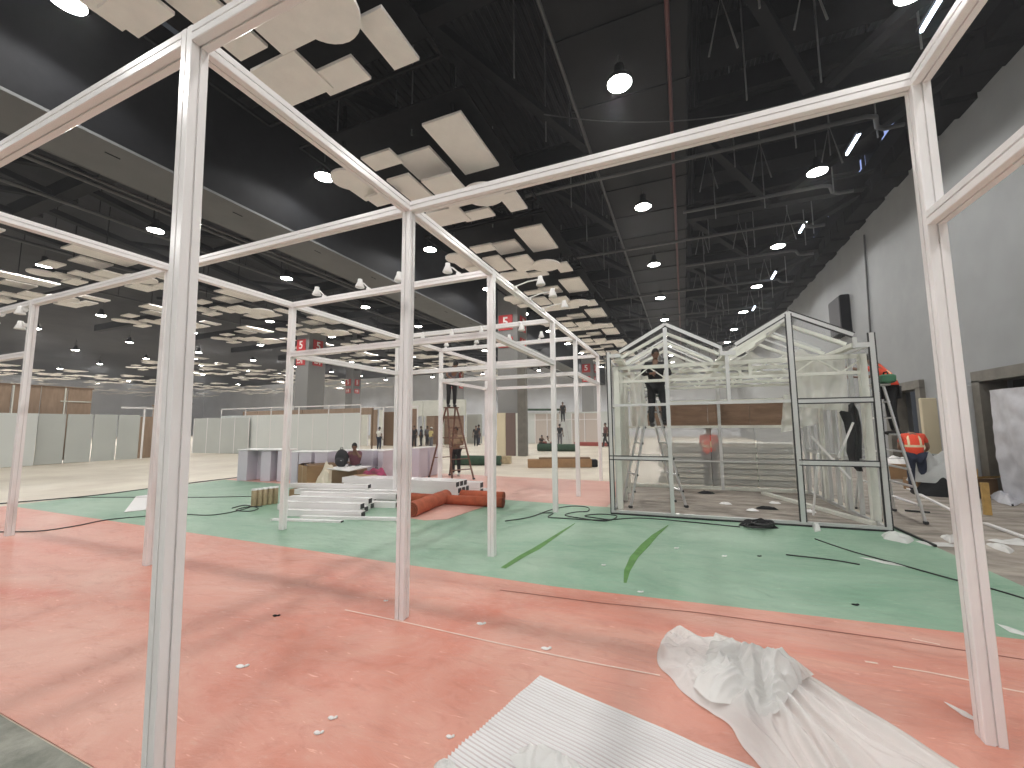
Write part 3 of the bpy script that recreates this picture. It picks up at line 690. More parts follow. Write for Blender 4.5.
def blk(s, t):
    f_ = min(t*6, 5.999); i_ = int(f_); a_ = BLa[i_].lerp(BLa[i_+1], f_-i_); b_ = BLb[i_].lerp(BLb[i_+1], f_-i_); p_ = a_.lerp(b_, s)
    return (p_.x, p_.y+.05*math.sin(s*9+t*3)+.04*noise.noise((s*3, t*4, 2))-.09*math.sin(PI*s), p_.z)
sheet('black_cloth', blk, 30, 40, M_BLKCLOTH, 'black cloth hanging inside the black edged greenhouse bay', 'cloth')
for i, (a, b) in enumerate((((3.55, .55, 1.5), (4.1, .6, .75)), ((4.22, .62, 1.75), (3.98, .7, 1.12)), ((3.62, .5, 1.2), (3.58, .9, .03)))):
    tag(MB().bar(gw(*a), gw(*b), .03, .03).build('batten', M_BOARD), ('white batten slanting down across the black cloth', 'shorter white batten crossing over the black cloth', 'upright white batten below the black cloth')[i], 'batten')

for i_, (u_, w_, sd_) in enumerate(((1.3, .75, 61), (2.75, .8, 62), (3.6, .7, 63))):
    def topf(s, t, u_=u_, w_=w_, sd_=sd_):
        return gw(u_+w_*(s-.5)+.06*noise.noise((t*3, s*2, sd_)), 1.0+1.5*t, 3.0+.10*noise.noise((s*3, t*3, sd_))+.16*math.sin(PI*s)*(1-.3*t)+.03*math.sin(s*15+t*5))
    sheet('plastic_film', topf, 26, 26, M_HANG, '%s crumpled film bundle lying over the lattice beams under the greenhouse roof' % ORD[i_], 'plastic film')
# ================================================================== LADDERS
def ladder(name, label, base, rz, H, wb, wt, spread, m, nr=6, rail=.05, thin=False, rivets=False, cap=.3, shoes=True):
    t = thing(name, label, 'ladder', base, rz)
    for sgn, nm in ((-1, 'front_rails'), (1, 'rear_rails')):
        for s in (-1, 1):
            q = MB(); q.bar((s*wb/2, sgn*spread/2, .0), (s*wt/2, sgn*.05, H), rail, rail*.6); r_ = q.build('rail', m, t)
            if shoes: q = MB(); q.cbox((s*wb/2, sgn*spread/2, .025), (rail*1.5, rail*1.2, .05), .008); q.build('rubber_foot', M_RUB, r_)
            if rivets:
                q = MB()
                for i in range(1, nr+1):
                    f = i/(nr+1.0); c = Vector((s*wb/2, sgn*spread/2, 0)).lerp(Vector((s*wt/2, sgn*.05, H)), f)
                    q.ball(c+Vector((s*rail*.3, -rail*.4, 0)), .026, 8)
                q.build('rivet', M_RUB, r_)
        for i in range(1, nr+1):
            f = i/(nr+1.0); hw = (wb+(wt-wb)*f)/2; y = sgn*(spread/2+(.05-spread/2)*f)
            if sgn < 0 or i % 2 == 0:
                q = MB(); q.cbox((0, y, H*f), (2*hw, rail*1.3 if sgn < 0 else rail*.6, .03), .006); q.build('step', m, t)
    q = MB(); q.cbox((0, 0, H+.015), (wt+.08, cap, .04), .01); q.build('top_step', m, t)
    for s in (-1, 1):
        f = .45; q = MB(); x = s*(wb+(wt-wb)*f)/2; y = (spread/2)*(1-f); q.bar((x, -y, H*f), (x, y, H*f), .02, .012); q.build('spreader', m, t)
    return t
ladder('step_ladder', 'tall rust brown step ladder under the worker at the rear booth beams', (-7.2, 12.0, .009), math.radians(62), 2.32, .80, .36, 1.5, M_RUST, 6, .05)
L1 = gw(.75, 1.05, .03)
ladder('step_ladder', 'aluminium step ladder inside the greenhouse, dark worker standing on it', L1, GA+PI/2+.35, 2.3, .62, .34, 1.15, M_LADALU, 6, .06, rivets=True)
LR = (3.42, 9.95, .01)
ladder('step_ladder', 'tall aluminium step ladder beside the greenhouse, carrying the worker in an orange vest', LR, PI/2, 2.42, 1.15, .40, .62, M_LADALU, 7, .05)
tb = thing('tool_bag', 'green tool bag on top of the ladder beside the greenhouse', 'tool bag', (3.5, 9.7, 2.465), PI/2)
m = MB(); m.cbox((0, 0, .08), (.34, .2, .16), .03); m.build('bag_body', mat('green_bag', (.05, .16, .09), rough=.8), tb)
MB().tube([(-.1, 0, .15), (-.07, 0, .21), (.07, 0, .21), (.1, 0, .15)], .012, 6).build('handle', M_BLACK, tb)

# ================================================================== PEOPLE
SKIN = mat('skin', (.20, .11, .07), rough=.55)
HAIR = mat('black_hair', (.010, .009, .009), rough=.6)
SHOE = mat('dark_shoe', (.03, .028, .027), rough=.6)
def cl(name, c): return mat('cloth_'+name, c, rough=.85, var=.12, vscale=9, bump=.25, bscale=12)
def vest_mat():
    m = bpy.data.materials.new('vest_orange'); m.use_nodes = True; nt = m.node_tree; N = nt.nodes.new; L = nt.links.new
    b = nt.nodes['Principled BSDF']; b.inputs['Roughness'].default_value = .7
    t = N('ShaderNodeTexCoord'); s = N('ShaderNodeSeparateXYZ'); L(t.outputs['Generated'], s.inputs[0])
    def band(o, lo_, hi_):
        a = N('ShaderNodeMath'); a.operation = 'GREATER_THAN'; L(s.outputs[o], a.inputs[0]); a.inputs[1].default_value = lo_
        c = N('ShaderNodeMath'); c.operation = 'LESS_THAN'; L(s.outputs[o], c.inputs[0]); c.inputs[1].default_value = hi_
        d = N('ShaderNodeMath'); d.operation = 'MULTIPLY'; L(a.outputs[0], d.inputs[0]); L(c.outputs[0], d.inputs[1]); return d.outputs[0]
    def mx(a, bb):
        d = N('ShaderNodeMath'); d.operation = 'MAXIMUM'; L(a, d.inputs[0]); L(bb, d.inputs[1]); return d.outputs[0]
    up_ = N('ShaderNodeMath'); up_.operation = 'GREATER_THAN'; L(s.outputs['Z'], up_.inputs[0]); up_.inputs[1].default_value = .5
    v = mx(band('X', .14, .26), band('X', .74, .86)); vv = N('ShaderNodeMath'); vv.operation = 'MULTIPLY'; L(v, vv.inputs[0]); L(up_.outputs[0], vv.inputs[1])
    f = mx(vv.outputs[0], band('Z', .42, .52))
    x = N('ShaderNodeMix'); x.data_type = 'RGBA'; L(f, x.inputs['Factor']); x.inputs['A'].default_value = (.85, .075, .03, 1); x.inputs['B'].default_value = (.72, .62, .40, 1)
    L(x.outputs['Result'], b.inputs['Base Color']); return m
VEST = vest_mat()

def skinmesh(chains, rad, sub=1):
    """one smooth skin grown over a jointed skeleton: chains are lists of joint names, rad {joint: (point, radius)}"""
    idx = {}; vs = []; es = []
    for c in chains:
        for nme in c:
            if nme not in idx: idx[nme] = len(vs); vs.append(rad[nme][0])
        for a, b in zip(c, c[1:]): es.append((idx[a], idx[b]))
    me = bpy.data.meshes.new('sk'); me.from_pydata([tuple(v) for v in vs], es, []); o = bpy.data.objects.new('sk', me); COL.objects.link(o)
    md = o.modifiers.new('s', 'SKIN'); md.use_smooth_shade = True
    for nme, i in idx.items():
        r = rad[nme][1]; sv = me.skin_vertices[0].data[i]; sv.radius = (r, r) if not isinstance(r, tuple) else r
    me.skin_vertices[0].data[0].use_root = True
    sb = o.modifiers.new('b', 'SUBSURF'); sb.levels = sub; sb.render_levels = sub
    dg = bpy.context.evaluated_depsgraph_get(); res = bpy.data.meshes.new_from_object(o.evaluated_get(dg)); bpy.data.objects.remove(o)
    return res
def mesh_into(mb, me):
    mb.add([v.co[:] for v in me.vertices], [tuple(p.vertices) for p in me.polygons], 0, True); bpy.data.meshes.remove(me)

V = Vector
def pose_stand(**k):
    j = dict(pelvis=V((0, 0, .93)), waist=V((0, 0, 1.06)), chest=V((0, 0, 1.27)), neck=V((0, .01, 1.43)), nape=V((0, 0, 1.49)), head=V((0, -.02, 1.585)),
             shL=V((.19, .01, 1.375)), elL=V((.25, .03, 1.10)), wrL=V((.26, -.05, .86)), shR=V((-.19, .01, 1.375)), elR=V((-.25, .03, 1.10)), wrR=V((-.26, -.05, .86)),
             hipL=V((.09, 0, .88)), knL=V((.105, -.02, .48)), anL=V((.11, .02, .08)), hipR=V((-.09, 0, .88)), knR=V((-.105, -.02, .48)), anR=V((-.11, .02, .08)))
    for a, b in k.items(): j[a] = V(b)
    return j
def lean(j, fwd, side=0):
    """bend the upper body at the waist: fwd towards -y, side towards +x, radians"""
    R = Matrix.Rotation(side, 3, 'Y') @ Matrix.Rotation(fwd, 3, 'X'); o = j['pelvis'].copy()
    for n_ in ('waist', 'chest', 'neck', 'nape', 'head', 'shL', 'elL', 'wrL', 'shR', 'elR', 'wrR'):
        f = .5 if n_ == 'waist' else 1
        j[n_] = o+(R if f == 1 else Matrix.Rotation(side*.5, 3, 'Y') @ Matrix.Rotation(fwd*.5, 3, 'X')) @ (j[n_]-o)
    return j
def person(label, loc, rz, j, shirt, trousers, scale=1.0, sleeves='short', vest=False, cap=None, shoe=None, hair=True, hairdo=1.0):
    p = thing('person', label, 'person', loc, rz); p.scale = (scale,)*3
    fw_ = (j['head']-j['nape']); fdir = V((0, -1, 0))
    r = dict(pelvis=(j['pelvis'], .135), waist=(j['waist'], .130), chest=(j['chest'], .150), neck=(j['neck'], .085), nape=(j['nape'], .048), head=(j['head'], .06))
    for s in 'LR':
        r['sh'+s] = (j['sh'+s], .062); r['el'+s] = (j['el'+s], .042); r['wr'+s] = (j['wr'+s], .025)
        r['hip'+s] = (j['hip'+s], .095); r['kn'+s] = (j['kn'+s], .053); r['an'+s] = (j['an'+s], .037)
        r['palm'+s] = (j['wr'+s]+(j['wr'+s]-j['el'+s]).normalized()*.07, .028)
    mb = MB()
    mesh_into(mb, skinmesh([['pelvis', 'waist', 'chest', 'neck', 'nape', 'head']]+[['chest', 'sh'+s, 'el'+s, 'wr'+s, 'palm'+s] for s in 'LR']+[['pelvis', 'hip'+s, 'kn'+s, 'an'+s] for s in 'LR'], r))
    hd = (j['head']-j['nape']).normalized(); Rq = V((0, 0, 1)).rotation_difference(hd).to_matrix()
    hc = j['head']+Rq @ V((0, 0, .02))
    mb.ball(hc, (.074, .090, .112), 14, 0, Rq); mb.ball(hc+Rq @ V((0, -.045, -.055)), (.05, .05, .05), 10, 0, Rq)
    mb.ball(hc+Rq @ V((0, -.095, -.012)), (.014, .02, .025), 8, 0, Rq)
    for s_ in (-1, 1): mb.ball(hc+Rq @ V((s_*.076, .008, -.008)), (.012, .022, .032), 8, 0, Rq)
    mb.ball(hc+Rq @ V((0, -.083, -.058)), (.024, .012, .008), 8, 0, Rq)
    for s in 'LR':                                        # hands: four unequal bent fingers and a thumb from the side of the palm
        wr = j['wr'+s]; d = (wr-j['el'+s]).normalized(); a = d.cross(V((0, -1, 0)));
        if a.length < .2: a = d.cross(V((1, 0, 0)))
        a.normalize(); n_ = a.cross(d).normalized(); sg = 1 if s == 'L' else -1
        pc = wr+d*.065
        mb.ball(pc, (.038, .016, .048), 8, 0, Matrix((a, n_, d)).transposed())
        for i, ln in enumerate((.062, .075, .070, .054)):
            b0 = pc+d*.032+a*(.027-.018*i); mb.tube([b0, b0+d*ln*.5+n_*.006, b0+d*ln*.85+n_*.024], [.0088, .008, .006], 6)
        b0 = pc-d*.01+a*.034; mb.tube([b0, b0+a*.025+d*.022, b0+a*.03+d*.052+n_*.008], [.011, .0095, .007], 6)
    mb.build('body', SKIN, p)
    e = MB()
    for s_ in (-1, 1): e.ball(hc+Rq @ V((s_*.030, -.081, .010)), .009, 8)
    e.build('eyes', mat('eye_dark', (.03, .02, .02), rough=.2), p)
    if hair:
        h = MB(); h.ball(hc+Rq @ V((0, .014, .022)), (.083, .094, .108), 14, 0, Rq)
        h.v = [tuple(V(q)) for q in h.v]; h.build('hair', HAIR if not cap else HAIR, p)
    if cap:
        h = MB(); h.ball(hc+Rq @ V((0, .008, .05)), (.088, .102, .085), 14, 0, Rq); h.ball(hc+Rq @ V((0, -.10, .045)), (.06, .06, .012), 10, 0, Rq); h.build('cap', cap, p)
    # clothes
    k = 1.16
    rs = {n_: (q, rr*k+.006) for n_, (q, rr) in r.items()}
    rs['cuffL'] = (j['shL'].lerp(j['elL'], .7), .056); rs['cuffR'] = (j['shR'].lerp(j['elR'], .7), .056)
    rs['hem'] = (j['pelvis']+V((0, 0, -.02)), .165); rs['collar'] = (j['neck'], .072)
    for s in 'LR': rs['wrc'+s] = (j['wr'+s].lerp(j['el'+s], .06), .034)
    arms = [['chest', 'sh'+s, 'el'+s, 'wrc'+s] if sleeves == 'long' else ['chest', 'sh'+s, 'cuff'+s] for s in 'LR']
    mb = MB(); mesh_into(mb, skinmesh([['hem', 'waist', 'chest', 'collar']]+arms, rs)); mb.build('shirt', shirt, p)
    rt_ = dict(rs); 
    for s in 'LR': rt_['an'+s] = (j['an'+s]+V((0, 0, .0)), .066); rt_['kn'+s] = (j['kn'+s], .078); rt_['hip'+s] = (j['hip'+s], .118)
    rt_['pelvis'] = (j['pelvis'], .15)
    mb = MB(); mesh_into(mb, skinmesh([['pelvis', 'hip'+s, 'kn'+s, 'an'+s] for s in 'LR'], rt_)); mb.build('trousers', trousers, p)
    for s in 'LR':
        q = MB(); a = j['an'+s]; q.ball(a+V((0, -.055, -.035)), (.045, .125, .045), 12); q.ball(a+V((0, .01, -.01)), (.045, .055, .055), 10); q.build('shoe', shoe or SHOE, p)
    if vest:
        rv = {n_: (q, rr+.014) for n_, (q, rr) in rs.items()}
        rv['v1'] = (j['shL'].lerp(j['chest'], .2), .105); rv['v2'] = (j['shR'].lerp(j['chest'], .2), .105); rv['hem'] = (j['pelvis']+V((0, 0, -.07)), .19); rv['collar'] = (j['neck'].lerp(j['chest'], .2), .085)
        mb = MB(); mesh_into(mb, skinmesh([['hem', 'waist', 'chest', 'collar'], ['chest', 'v1'], ['chest', 'v2']], rv)); mb.build('safety_vest', VEST, p)
    return p
BLK = cl('black', (.014, .014, .016)); NAVY = cl('navy', (.02, .028, .055)); GREYC = cl('grey', (.13, .13, .14)); TAN = cl('tan', (.34, .24, .15)); WHT = cl('white', (.78, .77, .73))
YELC = cl('yellow', (.60, .50, .22)); CHK = cl('check', (.17, .16, .19)); MAR = cl('maroon', (.16, .06, .08)); DRED = cl('dark_red', (.13, .05, .05))
# worker by the wall, seen from behind, bending forward over the clutter
j = lean(pose_stand(elL=(.26, -.06, 1.12), wrL=(.20, -.28, 1.02), elR=(-.26, -.06, 1.12), wrR=(-.2, -.28, 1.02), neck=(0, -.04, 1.43), nape=(0, -.12, 1.46), head=(0, -.23, 1.47)), .30)
q = gp(913, 494); person('person in an orange vest and navy trousers bending forward, back to us, beside the ladder', (q.x+.12, q.y, .008), PI-.2, j, cl('orange', (.7, .08, .04)), NAVY, 1.02, vest=True)
# worker behind the frosted sheet
q = gp(707, 489); person('person in an orange vest standing behind the frosted sheet of the greenhouse', (.60, 12.55, .008), PI-.5, pose_stand(wrL=(.12, -.3, 1.05), elL=(.25, -.05, 1.1)), cl('orange', (.7, .08, .04)), GREYC, 1.0, vest=True)
# worker on the ladder beside the greenhouse
j = lean(pose_stand(elL=(.22, -.25, 1.45), wrL=(.15, -.45, 1.62), elR=(-.22, -.2, 1.3), wrR=(-.18, -.42, 1.4)), .35)
person('person in an orange vest up on the ladder beside the greenhouse corner post', (3.66, 10.0, 1.50), -PI/2-.45, j, cl('orange', (.7, .08, .04)), BLK, .95, vest=True)
# dark worker on the ladder inside the greenhouse
j = lean(pose_stand(elL=(.30, -.06, 1.16), wrL=(.16, -.30, 1.18), elR=(-.30, -.06, 1.16), wrR=(-.16, -.30, 1.18), knL=(.14, -.12, .5), anL=(.16, .02, .12)), .12)
q = gw(.90, .85, 1.68); person('person in black with forearms raised standing on the ladder inside the greenhouse', q, GA+.25, j, BLK, BLK, .97, sleeves='long')
# worker on the rust ladder, head among the rear beams
j = lean(pose_stand(elL=(.28, -.12, 1.25), wrL=(.16, -.38, 1.30), elR=(-.28, -.12, 1.25), wrR=(-.16, -.38, 1.30)), .85, -.15)
person('person in black trousers bending over on top of the rust brown ladder', (-7.2, 12.0, 2.355), .9, j, CHK, BLK, 1.02)
q = gp(448, 479); person('person in a tan shirt and dark trousers standing behind the rust brown ladder', (-7.45, 12.75, .008), .2, pose_stand(wrL=(.1, -.25, 1.1), wrR=(-.1, -.25, 1.1)), TAN, BLK, .98, shoe=WHT)
# seated man behind the white table board
j = pose_stand(pelvis=(0, 0, .40), waist=(0, -.03, .52), chest=(0, -.07, .74), neck=(0, -.11, .9), nape=(0, -.13, .96), head=(0, -.17, 1.05), shL=(.17, -.08, .85), elL=(.2, -.32, .72), wrL=(.06, -.25, .95), shR=(-.17, -.08, .85), elR=(-.24, -.2, .62), wrR=(-.12, -.42, .6),
               hipL=(.09, 0, .38), knL=(.13, -.42, .45), anL=(.13, -.38, .08), hipR=(-.09, 0, .38), knR=(-.13, -.42, .45), anR=(-.13, -.38, .08))
sp_ = yp(355, 460, 9.9)
person('person in a maroon shirt sitting with a hand on the cheek behind the white board', (sp_.x, 9.9, .12), .6, j, MAR, GREYC, .95)
# far people
def farp(px, py, y, label, shirt, tr, rz=0, sc=1, z=.0, **k):
    q = yp(px, py, y); return person(label, (q.x, y, z), rz, k.pop('j', None) or pose_stand(), shirt, tr, sc, **k)
farp(379, 447, 24.5, 'person in a white shirt standing before the brown doorway booth, back to us', WHT, NAVY, PI, .98)
farp(431, 447, 25.5, 'person in a yellow shirt and white cap beside the rust brown ladder', YELC, GREYC, PI-.4, .95, cap=WHT)
farp(414, 446, 29, 'person in black standing in the gap left of the man in yellow', BLK, BLK, .3, 1.02)
farp(421, 446, 30, 'person in dark clothes walking behind the man in yellow', NAVY, BLK, -1.2, 1.0)
farp(427, 445, 31, 'person in a grey shirt in the open brown booth', GREYC, BLK, 1.4, 1.0)
farp(476, 447, 31, 'person in black beside the brown booth end, nearest the leaning boards', BLK, BLK, .5, 1.0)
farp(478.5, 446, 33, 'person in dark navy between the brown booth and the leaning boards', NAVY, NAVY, 2.5, 1.05)
farp(560, 446, 33, 'person in black standing before the pale far booth', BLK, GREYC, PI, 1.05)
sit = pose_stand(**{k_: tuple(v) for k_, v in j.items()})
farp(541, 445, 33.5, 'person in dark clothes sitting on the floor by the pale far booth', BLK, BLK, .8, .95, z=-.25, j=sit)
farp(549, 446, 33.2, 'person in white and black sitting beside the other one on the floor', WHT, BLK, -.4, .9, z=-.25, j=sit)
farp(606, 446, 32.5, 'person in a dark red shirt striding near the greenhouse corner', DRED, BLK, -.9, 1.08, j=pose_stand(knL=(.1, -.2, .5), anL=(.1, -.25, .1), knR=(-.1, .05, .5), anR=(-.1, .3, .12)))
q = yp(563, 420, 35); person('person in black standing on a trestle above the pale far booth', (q.x, 35, 2.0), 0, pose_stand(), BLK, BLK, 1.0)
tr = thing('trestle', 'grey trestle under the person at the pale far booth', 'trestle', (q.x, 35, 0))
for s_ in (-1, 1):
    for t_ in (-1, 1): MB().bar((s_*.45, t_*.5, 0), (s_*.2, t_*.1, 1.98), .05, .05).build('leg', M_LADALU, tr)
MB().box((0, 0, 1.98), (1.2, .4, .04)).build('platform', M_LADALU, tr)

# ================================================================== CLUTTER ON THE CARPETS
def cbox_thing(name, label, cat, loc, size, rz, m, ch=.01, group=None):
    o = MB().cbox((0, 0, size[2]/2), size, ch).build(name, m); o.location = loc; o.rotation_euler = (0, 0, rz); return tag(o, label, cat, group)
# low lavender-white counter and plinths
a, b = gp(238, 481), gp(282, 482); ang = math.atan2((b-a).y, (b-a).x)
ct = thing('counter', 'long low lavender white counter with a projecting white top, at the green carpet edge', 'counter', (a.x, a.y, .008), ang)
Lc = (b-a).length
MB().cbox((Lc/2, .28, 1.0), (Lc+.1, .66, .03), .005).build('counter_top', M_BOARD, ct)
for i, (u, wd) in enumerate(((.14, .36), (1.02, .36), (Lc-.1, .2))): MB().cbox((u, .2, .49), (wd, .42, .97), .006).build('pier', M_LAV, ct)
MB().box((Lc/2, .42, .49), (Lc-.1, .03, .96)).build('back_panel', M_LAV, ct)
for i, (x0, x1, ty, nm) in enumerate([(289, 296, 451.5, 'narrow lavender white plinth just past the long low counter'), (297, 310, 451.5, 'lavender white plinth behind the big cardboard carton'), (313, 326.5, 451.5, 'lavender white plinth between the carton and the backpack'),
                                      (340, 357, 450, 'pale plinth directly behind the backpack'), (359, 375, 450, 'pale plinth behind the seated man'), (377, 383, 450.5, 'thin pale plinth set back beside the seated man'), (384, 394, 449.5, 'pale plinth beside the front frame post'), (411, 420, 448, 'shaded pale plinth past the thick frame post'), (420, 431, 447, 'last pale plinth, next to the rust brown ladder')]):
    p0, p1 = gp(x0, ty, 1.0), gp(x1, ty, 1.0); d = (p1-p0); wd = d.length*.97; an = math.atan2(d.y, d.x) if i < 3 else 0
    if i >= 3: wd = abs(d.x)
    t = thing('plinth', nm, 'plinth', (p0.x+d.x/2, p0.y+.3, .008), 0 if i >= 3 else min(an, .35), 'pale plinths behind the bars')
    MB().cbox((0, 0, .485), (wd, .5, .97), .008).build('plinth_body', M_LAV, t); MB().cbox((0, 0, .98), (wd+.02, .53, .025), .004).build('plinth_top', M_BOARD, t)
# big cardboard carton
q = gp(304, 488); t = thing('cardboard_carton', 'big open brown cardboard carton standing behind the stacked white bars', 'carton', (q.x, q.y+.45, .0085), -.42)
m = MB(); w_, h_ = .82, .62
for s_ in (-1, 1): m.box((s_*w_/2, 0, h_/2), (.012, w_, h_)); m.box((0, s_*w_/2, h_/2), (w_, .012, h_))
m.box((0, 0, .01), (w_, w_, .012)); m.build('carton_walls', M_CARD, t)
for s_ in (-1, 1):
    m = MB(); m.add([(s_*w_/2, -w_/2, h_), (s_*w_/2, w_/2, h_), (s_*(w_/2-.22), w_/2-.03, h_+.05), (s_*(w_/2-.22), -w_/2+.03, h_+.05)], [(0, 1, 2, 3)]); m.build('flap', M_CARDD, t)
MB().box((0, -w_/2-.008, h_*.5), (.06, .004, h_)).build('tape', mat('brown_tape', (.42, .28, .15), rough=.3), t)
# white board table on cartons, backpack, small carton
p = gp(352, 472, .50)
tt = tag(MB().prism([tuple(gp(x, y, .56)[:2]) for x, y in ((327, 468.5), (346, 465), (371, 466.3), (349, 471))], .545, .57).build('white_board', M_BOARD), 'white board laid flat on cartons as a table, with the black backpack on it', 'board')
c1 = gp(349, 471, .56)
cbox_thing('cardboard_carton', 'brown carton holding up the white table board', 'carton', (c1.x-.5, c1.y+.55, .0085), (.75, .6, .53), .3, M_CARDD)
cbox_thing('cardboard_carton', 'tan carton tilted beside the magenta blanket under the white board', 'carton', (c1.x+.25, c1.y+.35, .0085), (.55, .5, .42), -.5, M_CARD)
bp = gp(338.5, 467, .57)
t = thing('backpack', 'black backpack standing on the white table board', 'backpack', (bp.x, bp.y+.1, .572), .35)
MB().ball((0, 0, .24), (.19, .13, .27), 18).build('bag_body', mat('backpack_black', (.014, .014, .017), rough=.7, bump=.2, bscale=20), t)
MB().ball((0, -.11, .15), (.14, .06, .13), 14).build('front_pocket', mat('backpack_pocket', (.022, .022, .026), rough=.6), t)
MB().tube([(-.04, 0, .50), (-.03, 0, .55), (.03, 0, .55), (.04, 0, .50)], .01, 6).build('handle', M_BLACK, t)
for s_ in (-1, 1): MB().tube([(s_*.07, .1, .45), (s_*.13, .17, .3), (s_*.12, .12, .06)], .016, 6).build('strap', M_BLACK, t)
MB().box((.07, -.165, .19), (.05, .008, .02)).build('zip_tag', mat('zip_grey', (.3, .3, .3), rough=.4), t)
def heap(name, cx, cy, rx, ry, h, m, label, cat, seed=0, n=34, rz=0, z=.0085, lump=.5):
    def fn(s, t_):
        a_ = 2*PI*t_; rr = s; wob = 1+.18*noise.noise((math.cos(a_)*1.5+seed, math.sin(a_)*1.5, seed))
        x, y = rx*rr*wob*math.cos(a_), ry*rr*wob*math.sin(a_)
        e = max(0, 1-rr**2.4); zz = h*e*(1+lump*noise.noise((x*5/rx*.5+seed, y*5/ry*.5, seed*3)))+.02*h*noise.noise((x*30, y*30, seed))*e
        return (x, y, max(.002, zz))
    o = MB().grid(fn, n, n*2).build(name, m); o.location = (cx, cy, z); o.rotation_euler = (0, 0, rz); return tag(o, label, cat)
q = gp(372, 490); heap('blanket', q.x, q.y+.1, .62, .42, .50, M_MAGENTA, 'crumpled magenta and dark blanket heaped behind the white bars', 'blanket', 3)
q = gp(398, 485); heap('grey_cloth', q.x-.8, q.y-.1, .35, .3, .42, GREYC, 'dark grey clothes piled beside the magenta blanket', 'cloth', 5)
q = gp(325, 489); heap('cream_cloth', q.x, q.y+.05, .42, .2, .50, M_CREAMCL, 'cream cloth thrown over beside the big carton', 'cloth', 8, lump=.9)
q = gp(292, 500); cbox_thing('cardboard_carton', 'small flat brown carton behind the rear post by the tins', 'carton', (q.x, q.y+.3, .0085), (.5, .35, .22), .2, M_CARD)
# row of tins
for i in range(5):
    q = gp(253.5+5.4*i, 507-.8*i); t = thing('tin', '%s tan tin with a white lid in the short row beside the rear post' % ORD[i], 'tin', (q.x, q.y, .0085), 0, 'row of tan tins')
    MB().lathe([(.050, 0), (.054, .01), (.054, .34), (.050, .35)], n=16).build('can', M_TAN, t); MB().lathe([(.056, .35), (.056, .385), (.001, .39)], n=16).build('lid', M_BOARD, t)
# stacked white aluminium bars: rows in the pile, each its own
PD = math.radians(13)
def alubar(x, y, z, L, w, h, rz, label, group, caps=True):
    t = thing('aluminium_bar', label, 'bar', (x, y, z), rz, group)
    m = MB(); s = .006
    m.sweep((0, 0, h/2), (L, 0, h/2), [(-w/2, -h/2), (-s, -h/2), (-s, -h/2+.01), (s, -h/2+.01), (s, -h/2), (w/2, -h/2), (w/2, h/2), (s, h/2), (s, h/2-.01), (-s, h/2-.01), (-s, h/2), (-w/2, h/2)], 0, (0, 0, 1)); m.build('profile', M_ALU, t)
    if caps:
        for x_ in (-.004, L+.004):
            c = MB(); c.box((x_, 0, h/2), (.008, w*.82, h*.78)); c.build('hollow_end_shade', M_SLOT if x_ < 0 else M_RUB, t)  # dark plate painted as the shade inside the hollow bar
bars = [  # left px, right px, baseline px, level, width, height
    (272, 342, 523, 0, .10, .035), (283, 363, 518, 0, .16, .12), (276, 366, 512.5, 0, .16, .12), (300, 400, 521, 0, .10, .05), (286, 372, 509, 0, .16, .12), (286, 374, 505, 0, .16, .12), (300, 397, 508, 0, .16, .12), (292, 398, 504, 0, .16, .12), (300, 400, 500, 0, .16, .12), (300, 402, 497, 0, .16, .12),
    (284, 362, 516, .12, .16, .12), (288, 370, 510, .12, .16, .12), (300, 397, 505, .12, .16, .12), (296, 400, 501, .12, .16, .12), (292, 369, 499, .24, .16, .10)]
for i, (xl, xr, by, z, w_, h_) in enumerate(bars):
    a, b = gp(xl, by-2), gp(xr, by); b = a+(b-a).normalized()*min((b-a).length, 3.2)
    a = a if True else a
    d = b-a
    # keep all bars nearly parallel
    ang = PD+random.uniform(-.03, .03); 
    alubar(b.x-math.cos(ang)*d.length, b.y-math.sin(ang)*d.length, .0085+z, d.length, w_, h_, ang, '%s white aluminium bar in the %s layer of the pile by the carton' % (ORD[i], ('ground', 'second', 'third', 'top')[int(round(z/.12))]), 'white aluminium bars in the pile')
k = 0
for z in (0, .14, .28):
    for r_ in range(3):
        b = gp(459 if z < .28 else 457, 500); L = 3.3
        alubar(b.x-L*math.cos(.06), b.y+.02+.19*r_-L*math.sin(.06), .0085+z, L, .18, .138, .06, '%s bar, %s layer of the long rear white stack beyond the orange rolls' % (ORD[r_], ('bottom', 'middle', 'top')[int(round(z/.14))]), 'white bars in the long rear stack'); k += 1
for i, (px, py, z, nm) in enumerate(((478, 496, 0, 'lower'), (478, 496, .16, 'upper'), (489, 495, 0, 'thin outermost'))):
    b = gp(px, py); alubar(b.x-1.0, b.y+.15, .0085+z, 1.0, .2 if i < 2 else .1, .15 if i < 2 else .12, .05, '%s short white bar poking out past the long rear stack' % nm, 'white bars in the long rear stack')
# orange carpet rolls
def roll(a, b, r, label, n=20):
    a, b = V(a), V(b); t = thing('carpet_roll', label, 'carpet roll', (a.x, a.y, .009), math.atan2(b.y-a.y, b.x-a.x), 'orange carpet rolls'); L = (b-a).length
    M = Matrix(((0, 0, 1), (1, 0, 0), (0, 1, 0)))
    m = MB(); m.lathe([(r, 0)]+[(r*(1+.03*math.sin(i*1.9)), L*i/10) for i in range(11)]+[(r, L)], (0, 0, r), n, M=M)
    m.v = [(v_[0], v_[1], max(0, v_[2])) for v_ in m.v]; m.build('roll', M_ORANGE, t)
    for x_ in (-.003, L+.003):
        c = MB()
        for q_ in (.9, .62, .36): c.tube([(x_, q_*r*math.cos(u*PI/8), r+q_*r*math.sin(u*PI/8)) for u in range(17)], .012, 5)
        c.build('coil_end', mat('roll_end', (.22, .06, .03), rough=.9), t)
    return t
roll(gp(411, 518), gp(446, 503), .145, 'short orange carpet roll lying across the others, nearest the camera')
